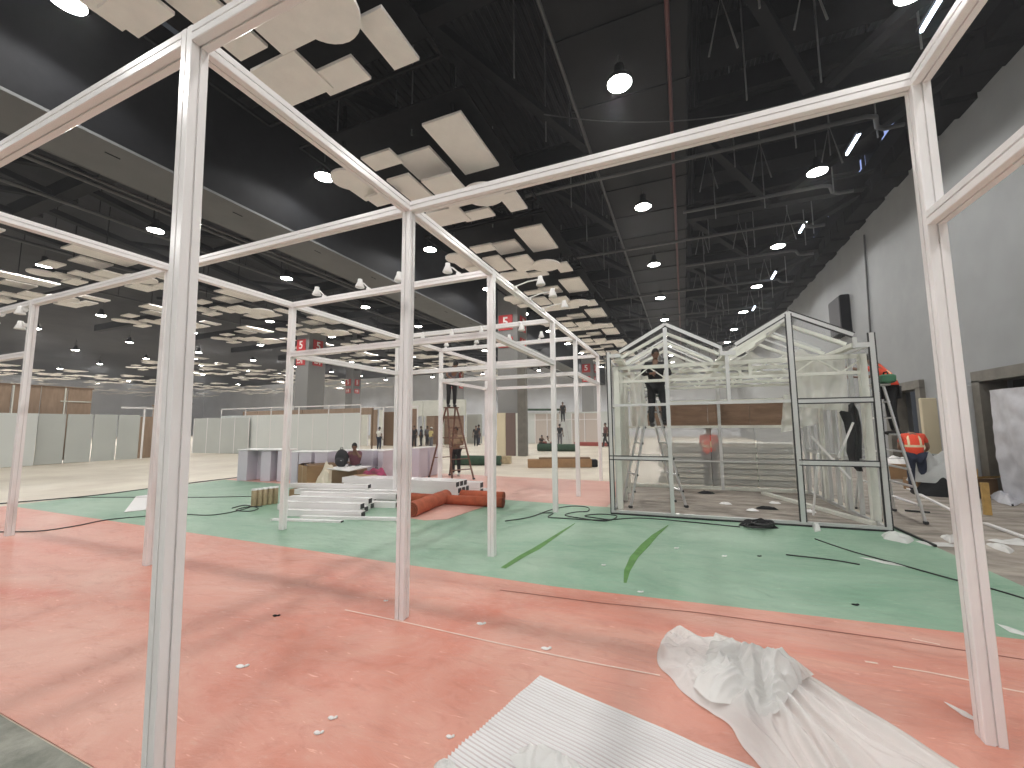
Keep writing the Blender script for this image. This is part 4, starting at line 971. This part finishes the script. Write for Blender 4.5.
roll(gp(401, 502), gp(503, 508), .105, 'long orange carpet roll on the carpet scrap beside the frame post')
roll(gp(403, 499)+V((0, .35, 0)), gp(500, 503)+V((0, .2, 0)), .105, 'orange carpet roll behind the long one, touching the rear stack')

# ================================================================== FAR BOOTHS
def booth_wall(x0, y0, x1, y1, z, npan, m, label, post=True, rail_z=None, m2=None, name='partition_wall', th=.04, alt=False):
    d = V((x1-x0, y1-y0, 0)); L = d.length; t = thing(name, label, 'partition', (x0, y0, 0), math.atan2(d.y, d.x))
    for i in range(npan):
        w_ = L/npan; MB().cbox((w_*(i+.5), 0, z/2+.02), (w_-.06, th, z), .006).build('panel', (m2 if (m2 and i % 2) else m), t)
    if post:
        for i in range(npan+1):
            zz = rail_z if (rail_z and i % 2 == 0) else z+.03
            MB().cbox((L/npan*i, 0, zz/2), (.05, .05, zz), .006).build('post', M_ALU, t)
        if rail_z: MB().box((L/2, 0, rail_z), (L, .05, .06)).build('top_rail', M_ALU, t)
    return t
booth_wall(-28.4, 6.2, -28.4, 9.5, 2.45, 2, M_WPAN, 'pale partition panel at the frame edge, before the grey partition run', post=False)
booth_wall(-28.7, 9.56, -28.7, 13.65, 2.45, 4, M_WPAN2, 'run of four grey partition panels below the brown boarded booth', post=False)
bw = thing('brown_booth', 'brown boarded booth with pale framing rising behind the grey partition run', 'booth', (-29.6, 6.0, 0), PI/2)
for i in range(6): MB().cbox((.49+.97*i, 0, 2.0), (.94, .05, 3.75), .008).build('board', M_WOOD, bw)
for u in (1.0, 2.95, 4.75): MB().box((u, -.05, 2.0), (.05, .05, 3.8)).build('frame_post', M_CREAM, bw)
MB().box((2.9, -.05, 3.87), (5.9, .06, .06)).build('top_rail', M_CARDD, bw); MB().box((5.2, -.05, 3.15), (1.2, .05, .05)).build('frame_rail', M_CREAM, bw)
b2 = thing('brown_booth', 'dark brown booth end seen through the gap beside the thick front post', 'booth', (-36.8, 18.2, 0), 0)
for i in range(4): MB().cbox((.6+1.15*i, 0, 1.7), (1.1, .05, 3.4), .008).build('board', M_WOOD, b2)
MB().box((2.4, -.05, 3.4), (4.7, .1, .1)).build('top_rail', M_CARDD, b2)
ob = thing('open_booth_bay', 'open white booth frame bay at the end of the grey partition run', 'booth', (-28.7, 13.75, 0), PI/2)
for u in (.05, 1.6): MB().box((u, 0, 1.45), (.07, .07, 2.9)).build('post', M_ALU, ob)
MB().box((.3, 0, 2.88), (2.6, .07, .08)).build('top_rail', M_ALU, ob); MB().cbox((.8, .6, 1.2), (1.5, .05, 2.4), .01).build('back_board', M_WOOD, ob)
booth_wall(-29.5, 18.6, -17.2, 18.6, 2.5, 10, M_WPAN, 'long row of pale white partition panels with a tall rail above', rail_z=2.98, m2=M_WPAN)
booth_wall(-31.2, 17.9, -26.4, 18.45, 2.35, 4, M_WPAN2, 'grey partition panels standing in front of the long white row')
t = thing('booth_fascia', 'brown fascia band seen between the white panels and the tall rail', 'fascia', (-30, 20.5, 0))
for i in range(8): MB().cbox((.75+1.5*i, 0, 2.68), (1.48, .06, .42), .008).build('board', M_WOOD, t)
for u in (0, 6, 12): MB().box((u, 0, 1.44), (.08, .08, 2.88)).build('post', M_CARDD, t)
# doorway booth
dwb = thing('doorway_booth', 'unfinished booth with a brown doorway behind the man in white', 'booth', (-27.2, 29.5, 0))
for u, w_, m_ in ((.4, .9, M_CREAM), (1.5, .7, M_WOOD), (2.3, .4, M_CREAM), (4.6, 1.5, M_WOOD), (5.8, .6, M_BROWN)): MB().cbox((u, 0, 1.6), (w_, .08, 3.2), .01).build('board', m_, dwb)
MB().box((3.2, .5, 1.5), (2.4, .06, 3.0)).build('back_board', M_CARDD, dwb)
for u in (0, .9, 2.6, 3.8, 6.2): MB().box((u, -.08, 1.7), (.07, .07, 3.4)).build('post', M_ALU, dwb)
MB().box((3.1, -.08, 3.4), (6.3, .09, .1)).build('top_rail', M_ALU, dwb)
# beige fascia booth (big) behind the rust ladder
p0, p1 = yp(403, 445, 33), yp(466, 445, 33); Wb = p1.x-p0.x
fb = thing('fascia_booth', 'wide brown booth with a pale panelled fascia behind the rust brown ladder', 'booth', (p0.x, 33, 0))
zt = yp(430, 400.5, 33).z; zb = yp(430, 416, 33).z
for i in range(3): MB().cbox((Wb*(i+.5)/3, 0, (zt+zb)/2), (Wb/3-.05, .2, zt-zb), .01).build('fascia_panel', M_CREAM, fb)
for u0_, u1_, m_ in ((0, .9, M_CARDD), (2.6, 3.5, M_WOOD), (3.5, 6.6, M_BROWN)): MB().cbox(((u0_+u1_)/2, .1, zb/2), (u1_-u0_, .1, zb), .01).build('board', m_, fb)
MB().box((1.75, 2.5, 1.5), (1.8, .1, 3.0)).build('back_board', M_CREAM, fb); MB().box((Wb-.5, 2.6, 1.4), (1.6, .1, 2.8)).build('back_board', M_WPAN2, fb)
for u in (0, Wb*.33, Wb*.66, Wb): MB().box((u, -.05, zb/2), (.12, .12, zb)).build('post', M_CREAM, fb)
MB().box((Wb-.7, -.3, .75), (1.8, .06, .08)).build('rail', M_ALU, fb)
# pale far booth
p0, p1 = yp(524, 444, 37), yp(612, 444, 37); Wb = p1.x-p0.x
pb = thing('pale_booth', 'pale panelled far booth wall behind the people sitting on the floor', 'booth', (p0.x, 37, 0)); zt = yp(560, 413, 37).z
for i in range(7): MB().cbox((Wb*(i+.5)/7, 0, zt/2), (Wb/7-.08, .15, zt), .02).build('panel', mat('pinkish_panel', (.60, .53, .48), rough=.6) if i % 3 else M_WPAN, pb)
MB().box((Wb/2, -.1, zt), (Wb, .2, .12)).build('top_rail', M_WPAN, pb); MB().box((Wb/2, -.12, zt*.78), (Wb*.8, .05, .06)).build('mid_rail', M_ALU, pb)
for i in range(8): MB().box((Wb*i/7, -.1, zt/2), (.06, .08, zt)).build('post', M_ALU, pb)
p2 = yp(528, 412, 36.5); tag(MB().bar((p2.x, 36.5, zt+.35), (p2.x+3.6, 36.4, zt+.28), .5, .18).build('dark_tarp_roll', M_DKGREEN), 'dark rolled tarp lying along the top of the pale far booth', 'tarp')
for k_, (u0_, u1_, y_) in enumerate(((575, 600, 33.8), (602, 612, 33.4), (540, 552, 34.2))):
    a, b = yp(u0_, 445, y_), yp(u1_, 445, y_)
    cbox_thing('red_crate', ('long red carton stack on the floor before the pale far booth', 'red carton beside the striding person', 'red carton under the sitting people')[k_], 'carton', ((a.x+b.x)/2, y_, 0), (b.x-a.x, .5, .3), 0, mat('red_carton', (.34, .075, .06), rough=.7), group='red cartons by the pale booth')
# boards leaning near the column
for i, (x0, x1, m_, nm) in enumerate(((497, 506, M_CREAMDOOR, 'cream'), (506, 516, mat('brown_door', (.15, .10, .085), rough=.5), 'dark brown'), (516, 521, M_CREAM, 'narrow off white'))):
    a, b = yp(x0, 452.5, 21.95), yp(x1, 453, 21.95); zt = yp(x0+3, 413, a.y).z
    tag(MB().cbox(((a.x+b.x)/2, a.y, zt/2), (b.x-a.x-.02, .06, zt), .008).build('door_leaf_board', m_), '%s tall board standing upright beside the numbered column' % nm, 'board', 'tall boards at the column')
t_ = yp(523.5, 453.5, 22.0); tag(MB().cbox((t_.x, t_.y-.1, 2.6), (.5, .3, 5.2), .02).build('dark_pillar', M_GREYST), 'dark slim pillar standing against the numbered column', 'pillar')
# logs, rolls and cartons on the mid floor
def lying(name, label, cat, x0, x1, py, r, m, end=None, rz=0):
    a, b = gp(x0, py), gp(x1, py+.5); t = thing(name, label, cat, (a.x, a.y, 0), math.atan2(b.y-a.y, b.x-a.x)); L = (b-a).length
    M = Matrix(((0, 0, 1), (1, 0, 0), (0, 1, 0)))
    MB().lathe([(r, 0), (r*1.02, L*.3), (r*.98, L*.7), (r, L)], (0, 0, r), 16, M=M).build('roll', m, t)
    MB().lathe([(r*.25, -.03), (r*.3, L+.03)], (0, 0, r), 10, M=M).build('core', end or M_CARDD, t); return t
lying('carpet_roll', 'dark green carpet roll on the floor behind the rust brown ladder', 'carpet roll', 455, 501, 465, .21, M_DKGREEN)
lying('carpet_roll', 'dark green carpet roll far away before the sitting people', 'carpet roll', 538, 576, 451, .24, M_DKGREEN)
q = gp(505, 463.5); cbox_thing('tan_carton', 'tan carton at the end of the dark green roll by the frame post', 'carton', (q.x, q.y, 0), (.55, .4, .34), .2, M_TAN)
a, b = gp(528, 468), gp(592, 467.5); lg = thing('brown_crate', 'long low brown crate with a black end on the pale floor past the frame', 'crate', (a.x, a.y, 0), math.atan2(b.y-a.y, b.x-a.x)); L = (b-a).length
MB().cbox((L/2, .2, .17), (L, .45, .34), .015).build('crate_body', M_CARD, lg); MB().cbox((L*.58, .2, .37), (L*.8, .36, .07), .01).build('lid', M_CARDD, lg); MB().cbox((L+.12, .22, .16), (.26, .4, .3), .03).build('end_wrap', M_BLKCLOTH, lg)

# ================================================================== ALONG THE GREY WALL
def wallthing(name, label, cat, px0, px1, ptop, pbase, depth, m, tilt=0, ch=.02):
    a, b = gp(px0, pbase), gp(px1, pbase); z = yp((px0+px1)/2, ptop, (a.y+b.y)/2).z
    o = MB().cbox((0, 0, z/2), ((b-a).length, depth, z), ch).build(name, m); o.location = ((a.x+b.x)/2, (a.y+b.y)/2+depth/2, .007); o.rotation_euler = (tilt, 0, math.atan2(b.y-a.y, b.x-a.x)); return tag(o, label, cat)
wallthing('cream_board', 'tall cream board standing upright by the first dark doorway', 'board', 929, 946, 398, 486, .08, M_CREAMDOOR)
bn = thing('waste_bin', 'grey green bin standing before the cream board', 'bin', gp(937, 489)+V((.1, -.2, .007)), -.3)
MB().cbox((0, 0, .42), (.62, .55, .84), .03).build('bin_body', M_BIN, bn); MB().cbox((0, -.01, .87), (.66, .6, .06), .02).build('lid', mat('bin_lid', (.16, .19, .18), rough=.5), bn)
q = gp(945, 495); heap('plastic_sheeting', q.x, q.y+.1, .6, .45, .62, film_mat('grey_film', (.66, .68, .67), .85, bump=.6, bscale=8), 'grey crumpled plastic sheeting heaped on black bags beside the bent worker', 'plastic sheeting', 11, z=.3)
heap('black_bag', q.x+.05, q.y-.1, .75, .4, .42, M_BLKCLOTH, 'black rubbish bags under the grey plastic sheeting', 'rubbish bag', 13)
q = gp(930, 493); cbox_thing('cardboard_carton', 'brown carton at the feet of the bent worker', 'carton', (q.x, q.y+.5, .007), (.45, .4, .3), .4, M_CARD)
# big wrapped sheet leaning at the frame edge
a, b = V((6.5, 12.85, 0)), V((6.62, 11.6, 0))
wr = thing('wrapped_board', 'big grey wrapped board bundle leaning in front of the wider dark doorway', 'board', (a.x, a.y, .007), math.atan2(b.y-a.y, b.x-a.x))
def wsh(s, t_):
    zz = 2.45*t_; return (-.12*t_**1.5+1.6*s-.1*math.sin(PI*t_), .05*math.sin(s*7+t_*2)+.04*noise.noise((s*6, t_*9, 3))+.02*max(0, .35-t_)*math.sin(t_*60), zz)
MB().grid(wsh, 30, 50).build('wrap', M_SHEET, wr); 
m = MB(); m.add([(.1, .2, 0), (1.5, .2, 0), (1.3, .2, 2.4), (-.1, .2, 2.4), (.1, .3, 0), (1.5, .3, 0), (1.3, .3, 2.4), (-.1, .3, 2.4)], [(0, 1, 2, 3), (7, 6, 5, 4), (0, 4, 5, 1), (1, 5, 6, 2), (2, 6, 7, 3), (3, 7, 4, 0)]); m.build('board_core', M_GREYBOX, wr)
q = V((6.38, 13.15, 0)); t = thing('tan_carton', 'tan open carton with torn yellow flaps beside the wrapped board bundle', 'carton', (q.x-.05, q.y+.35, .007), .3)
MB().cbox((0, 0, .2), (.62, .45, .4), .01).build('carton_body', mat('dark_carton', (.17, .10, .05), rough=.8), t)
m = MB(); m.add([(-.31, -.22, .4), (.31, -.22, .42), (.36, -.4, .50), (-.25, -.36, .47)], [(0, 1, 2, 3)]); m.add([(-.31, .22, .4), (.31, .22, .4), (.4, .3, .58), (-.1, .34, .56)], [(0, 1, 2, 3)]); m.build('flap', M_YEL, t)
tag(MB().bar(gp(986, 499, .3)-V((0, 0, .29)), gp(986, 499, .3)+V((0, 0, .30)), .1, .06).build('tan_plank', M_YEL), 'short tan plank upright beside the tan carton', 'plank')
q = gp(898, 478); cbox_thing('cardboard_carton', 'brown carton with white scraps on top seen behind the greenhouse ladder', 'carton', (q.x, q.y, .007), (1.0, .7, .45), .2, M_CARD)
heap('paper_scraps', q.x, q.y, .4, .3, .2, M_BOARD, 'white scraps heaped on the brown carton behind the ladder', 'scraps', 17, z=.457)
# planks, battens, rubbish on the dirty floor
for i, (p_, q_, w_, m_, nm) in enumerate([((905, 488), (952, 512), .06, M_BOARD, 'long white batten on the dirty floor running from the ladder to the thick post'), ((985, 525), (1024, 539), .07, M_BOARD, 'white batten on the dirty floor beyond the thick front post'),
        ((892, 528), (936, 548), .03, M_RUB, 'thin black rod lying at the greenhouse corner'), ((905, 512), (930, 514), .04, M_RUB, 'short dark rod under the ladder'), ((1010, 500), (1013, 507), .03, M_RUB, 'small dark stick near the tan carton')]):
    a, b = gp(*p_), gp(*q_); tag(MB().bar((a.x, a.y, .03), (b.x, b.y, .03), w_, .03).build('batten', m_), nm, 'batten')
def film_patch(pts, label, seed, h=.05, m=None, n=26):
    P = [gp(*p_) for p_ in pts]; c = sum(P, V((0, 0, 0)))/len(P); k = len(P)
    def fn(s, t_):
        f = t_*k; i = int(f) % k; p_ = P[i].lerp(P[(i+1) % k], f-int(f)); q_ = c.lerp(p_, s*(1+.12*noise.noise((t_*9, seed, s)) if s > .3 else s and s))
        return (q_.x, q_.y, .014+max(0, (1-s**3))*h*(1+1.2*noise.noise((q_.x*7, q_.y*7, seed)))*.8)
    return tag(MB().grid(fn, 14, n*2).build('plastic_scrap', m or M_FILM), label, 'plastic scrap', 'plastic scraps on the floor')
film_patch([(881, 536), (888, 533), (902, 537), (915, 541), (908, 545), (893, 542), (884, 540)], 'white plastic scrap at the foot of the greenhouse corner', 21, .08)
film_patch([(915, 542), (930, 543), (960, 546), (958, 548), (928, 547)], 'thin white plastic strip next to the greenhouse corner scrap', 22, .02)
film_patch([(940, 538), (955, 536), (962, 543), (950, 544)], 'white plastic scrap tucked behind the thick front post', 23, .08)
film_patch([(986, 541), (1010, 541), (1035, 543), (1035, 548), (1005, 545)], 'white plastic strip past the thick front post', 24, .04)
film_patch([(986, 545), (996, 546), (1015, 552), (1010, 555), (992, 549)], 'white plastic scrap in front of the strip past the post', 25, .06)
film_patch([(858, 558), (875, 561), (900, 565), (906, 568), (885, 565)], 'thin white plastic shred on the green carpet', 26, .015)
film_patch([(812, 527), (820, 527), (821, 532), (815, 533)], 'small white plastic ball scrap under the greenhouse sill', 27, .10)
film_patch([(988, 496), (998, 503), (1012, 507), (1024, 503), (1012, 500), (998, 497)], 'pale grey film scrap curling up before the tan carton', 28, .15, M_SHEET)
film_patch([(996, 625), (1010, 630), (1030, 636), (1030, 639), (1010, 634)], 'white plastic shred at the edge of the green carpet', 29, .015)
film_patch([(944, 704), (966, 714), (975, 720), (982, 726), (962, 718)], 'clear film shred at the foot of the thick front post', 30, .02)
rnd = random.Random(3)
for i, (px, py) in enumerate([(603, 566), (724, 557), (759, 557), (676, 549), (855, 606), (449, 739), (385, 602), (480, 625), (331, 720), (317, 735), (240, 668), (275, 617), (545, 650), (640, 593)]):
    q = gp(px, py); c = M_BLACK if i in (2, 4, 11) else M_BOARD
    m = MB(); s_ = .012+.012*rnd.random(); m.ball((q.x, q.y, .012), (s_*1.6, s_, .008), 7); m.ball((q.x+s_*1.5, q.y+s_, .012), (s_*.7, s_*.9, .007), 6)
    tag(m.build('litter_scrap', c), '%s tiny %s scrap of litter lying on the %s carpet' % (ORD[i], 'black' if c is M_BLACK else 'white', 'green' if i < 5 else 'red'), 'litter', 'tiny scraps on the carpets')
# cables
def cable(pts, label, r=.009, m=None, z=.018, name='cable'):
    P = [gp(*p_) for p_ in pts]; Q = []
    for i in range(len(P)-1):
        p0, p1, p2, p3 = P[max(i-1, 0)], P[i], P[i+1], P[min(i+2, len(P)-1)]
        for k_ in range(8):
            t_ = k_/8; q_ = .5*((2*p1)+(p2-p0)*t_+(2*p0-5*p1+4*p2-p3)*t_*t_+(3*p1-p0-3*p2+p3)*t_**3); Q.append((q_.x, q_.y, z))
    Q.append((P[-1].x, P[-1].y, z)); return tag(MB().tube(Q, r, 6).build(name, m or M_CABLE), label, 'cable', 'cables on the floor')
cable([(-20, 506), (40, 501), (95, 496), (150, 489), (195, 483), (237, 478)], 'dark cable along the edge between green carpet and pale floor', .014)
cable([(60, 499), (100, 498), (150, 498), (200, 498), (252, 497)], 'thin cable running straight across the green carpet to the tins', .008)
cable([(0, 533), (40, 532), (75, 527), (105, 521), (135, 518), (175, 515), (210, 516), (236, 512), (250, 508)], 'cable winding from the outermost post to the tins', .009)
cable([(232, 509), (245, 506), (258, 509), (250, 512), (236, 511), (246, 508), (262, 507)], 'small cable coil in front of the tins', .010)
cable([(505, 522), (530, 518), (550, 511), (570, 507), (587, 508), (588, 512), (575, 513), (565, 516), (580, 519), (605, 522), (617, 517), (600, 515), (585, 517), (612, 521)], 'tangled cable looping on the green carpet before the greenhouse corner', .009)
cable([(540, 514), (553, 514), (548, 518), (560, 519), (600, 521), (640, 519), (690, 523), (740, 528)], 'cable running along the greenhouse sill toward the black coil', .009)
cable([(786, 556), (830, 561), (860, 566)], 'short straight black cable on the green carpet', .008)
cable([(815, 540), (850, 552), (900, 566), (950, 580), (990, 590), (1030, 602)], 'black cable crossing the green carpet to the thick front post', .008)
for i in range(6):
    cx, cy = 757+i*1.5, 526+(i % 3)*1.6
    cable([(cx+a_*math.cos(k_*PI/4+i), cy+2.3*math.sin(k_*PI/4+i)) for k_, a_ in zip(range(10), [15-i]*10)], '%s loop of the tangled black cable heap at the greenhouse sill' % ORD[i], .013, z=.03+.014*i)
heap('cable_heap', gp(758, 527).x, gp(758, 527).y, .28, .13, .12, M_BLKCLOTH, 'black tangled heap of cable and netting at the greenhouse sill', 'cable heap', 31)
q = gw(2.9, 1.3, .03); heap('dark_rag', q.x, q.y, .2, .1, .05, M_BLKCLOTH, 'dark rag lying on the boards inside the greenhouse', 'rag', 33, z=.03)
q = gw(1.95, 3.0, .03); heap('dark_rag', q.x, q.y, .2, .12, .05, M_BLKCLOTH, 'dark rag near the back sheet inside the greenhouse', 'rag', 35, z=.03)
for i, (u, v) in enumerate(((2.6, 1.0), (3.2, 2.0), (2.2, 1.6), (3.6, 1.2))):
    q = gw(u, v, .03); heap('paper_scrap', q.x, q.y, .12, .07, .04, M_BOARD, '%s white paper scrap on the greenhouse boards, counted from the door opening' % ORD[i], 'scrap', 40+i, z=.03, n=12)

# ================================================================== FOREGROUND SHEETS
A = gp(540, 678); e1 = V((.967, -.256, 0)); e2 = V((-.256, -.967, 0))
def foam(s, t_):
    L1 = 1.75*s; D = 2.1*t_; 
    edge = .004*math.sin(D*230)+.012*noise.noise((D*6, 3, 1)) if s < .03 else 0
    p_ = A+e1*(L1+edge)+e2*(D+.02*noise.noise((s*3, t_*3, 5)))
    return (p_.x, p_.y, .013+  .0045*(1+math.sin(2*PI*D/.027))+.01*max(0, noise.noise((s*5, t_*4, 7))))
fm = MB().grid(foam, 30, 920)
fm.mi = [1 if (math.sin(2*PI*2.1*((k_ % 920)+.5)/920/.027) < -.5) else 0 for k_ in range(len(fm.f))]
tag(fm.build('foam_sheet', [M_FOAM, mat('foam_groove', (.64, .58, .58), rough=.7)]), 'white ribbed foam sheet lying flat on the red carpet near the camera', 'foam sheet')
LB = [(661, 652), (657, 660), (662, 672), (676, 687), (692, 702), (708, 713), (722, 722), (738, 742), (756, 765), (780, 800), (800, 840)]
RB = [(668, 634), (676, 631), (688, 633), (706, 642), (738, 648), (778, 664), (814, 680), (858, 707), (905, 735), (955, 768), (1000, 800)]
def cr(P, f):
    f = max(0, min(len(P)-1.0001, f*(len(P)-1))); i = int(f); t_ = f-i; p0, p1, p2, p3 = P[max(i-1, 0)], P[i], P[i+1], P[min(i+2, len(P)-1)]
    return .5*((2*p1)+(p2-p0)*t_+(2*p0-5*p1+4*p2-p3)*t_*t_+(3*p1-p0-3*p2+p3)*t_**3)
LBw = [gp(*p_) for p_ in LB]; RBw = [gp(*p_) for p_ in RB]
def ridge(x): return 1-abs(2*((x) % 1.0)-1)
def film(s, t_):
    a_, b_ = cr(LBw, s), cr(RBw, s); p_ = a_.lerp(b_, t_)
    e = min(1, 5*t_)*min(1, 5*(1-t_))*min(1, 6*s+.15)
    wv = t_*6+1.5*noise.noise((t_*2.5, s*2.6, 2))+.7*s
    long_ = .060*(ridge(wv)**2.2)+.030*(ridge(wv*2.1+.9*s+.6*noise.noise((t_*5, s*4, 8)))**2)+.008*noise.noise((t_*26, s*9, 4))
    cr_ = .050*noise.noise((p_.x*3.5, p_.y*3.5, 9))+.035*ridge(p_.x*3+p_.y*4+1.2*noise.noise((p_.x*4, p_.y*4, 2)))+.022*ridge(p_.y*9-p_.x*6+1.5*noise.noise((p_.x*5, p_.y*5, 6)))+.006*noise.noise((p_.x*22, p_.y*22, 1))
    k_ = max(0, min(1, (.50-s)/.2))
    z = .016+e*(long_*(1-k_)+(cr_+.03)*k_+.02)
    j_ = .02*noise.noise((t_*10, s*10, 1))
    return (p_.x+j_*(1-e), p_.y+j_*(1-e), z)
pf = tag(MB().grid(film, 150, 150).build('plastic_sheet', M_FILM), 'crumpled white plastic sheet spread across the red carpet over the foam sheet', 'plastic sheet')
# the gathered flap folded back over it
FL = [(694, 697), (712, 712), (738, 716), (760, 727), (778, 724)]; FR_ = [(716, 640), (745, 652), (772, 662), (795, 668), (815, 684)]
FLw = [gp(*p_) for p_ in FL]; FRw = [gp(*p_) for p_ in FR_]
def flap(s, t_):
    a_, b_ = cr(FLw, s), cr(FRw, s); p_ = a_.lerp(b_, t_); e = min(1, 4*t_)*min(1, 4*(1-t_))*min(1, 5*s+.2)*min(1, 5*(1-s)+.25)
    z = .06+e*(.05+.07*noise.noise((p_.x*4, p_.y*4, 3))+.05*ridge(s*2.2+.8*t_+1.0*noise.noise((t_*2.5, s*2, 1)))+.035*ridge(t_*3+s*1.5+1.3*noise.noise((t_*3, s*3, 5)))**2+.025*ridge(t_*6-s*5+1.6*noise.noise((t_*4, s*4, 11)))**2)+.006*noise.noise((s*9, t_*9, 3))
    return (p_.x, p_.y, z)
plabel(MB().grid(flap, 90, 90).build('folded_flap', M_FILM, pf), 'bunched flap folded back over the sheet')
for nm, seed in (('small crumpled plastic film lying on the foam sheet at the picture bottom', 51),):
    c = gp(548, 772)
    def bit(s, t_):
        a_ = 2*PI*t_; r_ = s*(1+.25*noise.noise((math.cos(a_)*2, math.sin(a_)*2, seed)))
        x_, y_ = .20*r_*math.cos(a_), .11*r_*math.sin(a_); z_ = .024+(1-s**2)*(.05+.03*noise.noise((x_*9, y_*9, seed))+.025*ridge(x_*14+y_*4+.8*noise.noise((x_*8, y_*8, 2))))
        return (c.x+x_, c.y+y_, z_)
    tag(MB().grid(bit, 40, 80).build('plastic_sheet', M_FILM), nm, 'plastic sheet')
c = gp(445, 770)
tag(MB().grid(lambda s, t_: (c.x+.06*s*math.cos(2*PI*t_), c.y+.05*s*math.sin(2*PI*t_), .012+.03*(1-s*s)*(1+.5*noise.noise((s*5, t_*9, 6)))), 14, 28).build('plastic_sheet', M_FILM), 'little plastic knot on the red carpet beside the foam sheet corner', 'plastic sheet')

# thin dust haze filling the hall
hz = MB(); hz.box((-49, 28.3, 6.2), (111.4, 66, 12.3)); hm = bpy.data.materials.new('dust_haze'); hm.use_nodes = True
_n = hm.node_tree; _n.nodes.clear(); _o = _n.nodes.new('ShaderNodeOutputMaterial'); _v = _n.nodes.new('ShaderNodeVolumeScatter')
_v.inputs['Color'].default_value = (.95, .96, 1, 1); _v.inputs['Density'].default_value = HAZE; _v.inputs['Anisotropy'].default_value = .3; _n.links.new(_v.outputs[0], _o.inputs['Volume'])
if HAZE: tag(hz.build('dust_haze', hm), 'thin grey dust haze hanging in the whole hall air', 'haze', kind='stuff')

# ================================================================== WORLD + VIEW
wd = bpy.data.worlds.new('world'); SC.world = wd; wd.use_nodes = True
wd.node_tree.nodes['Background'].inputs[0].default_value = (.55, .60, .68, 1); wd.node_tree.nodes['Background'].inputs[1].default_value = .05
vs = SC.view_settings; SC.display_settings.display_device = 'sRGB'
vs.view_transform = 'Standard'; vs.look = 'None'; vs.exposure = 0.62; vs.gamma = 1.0; vs.use_curve_mapping = False
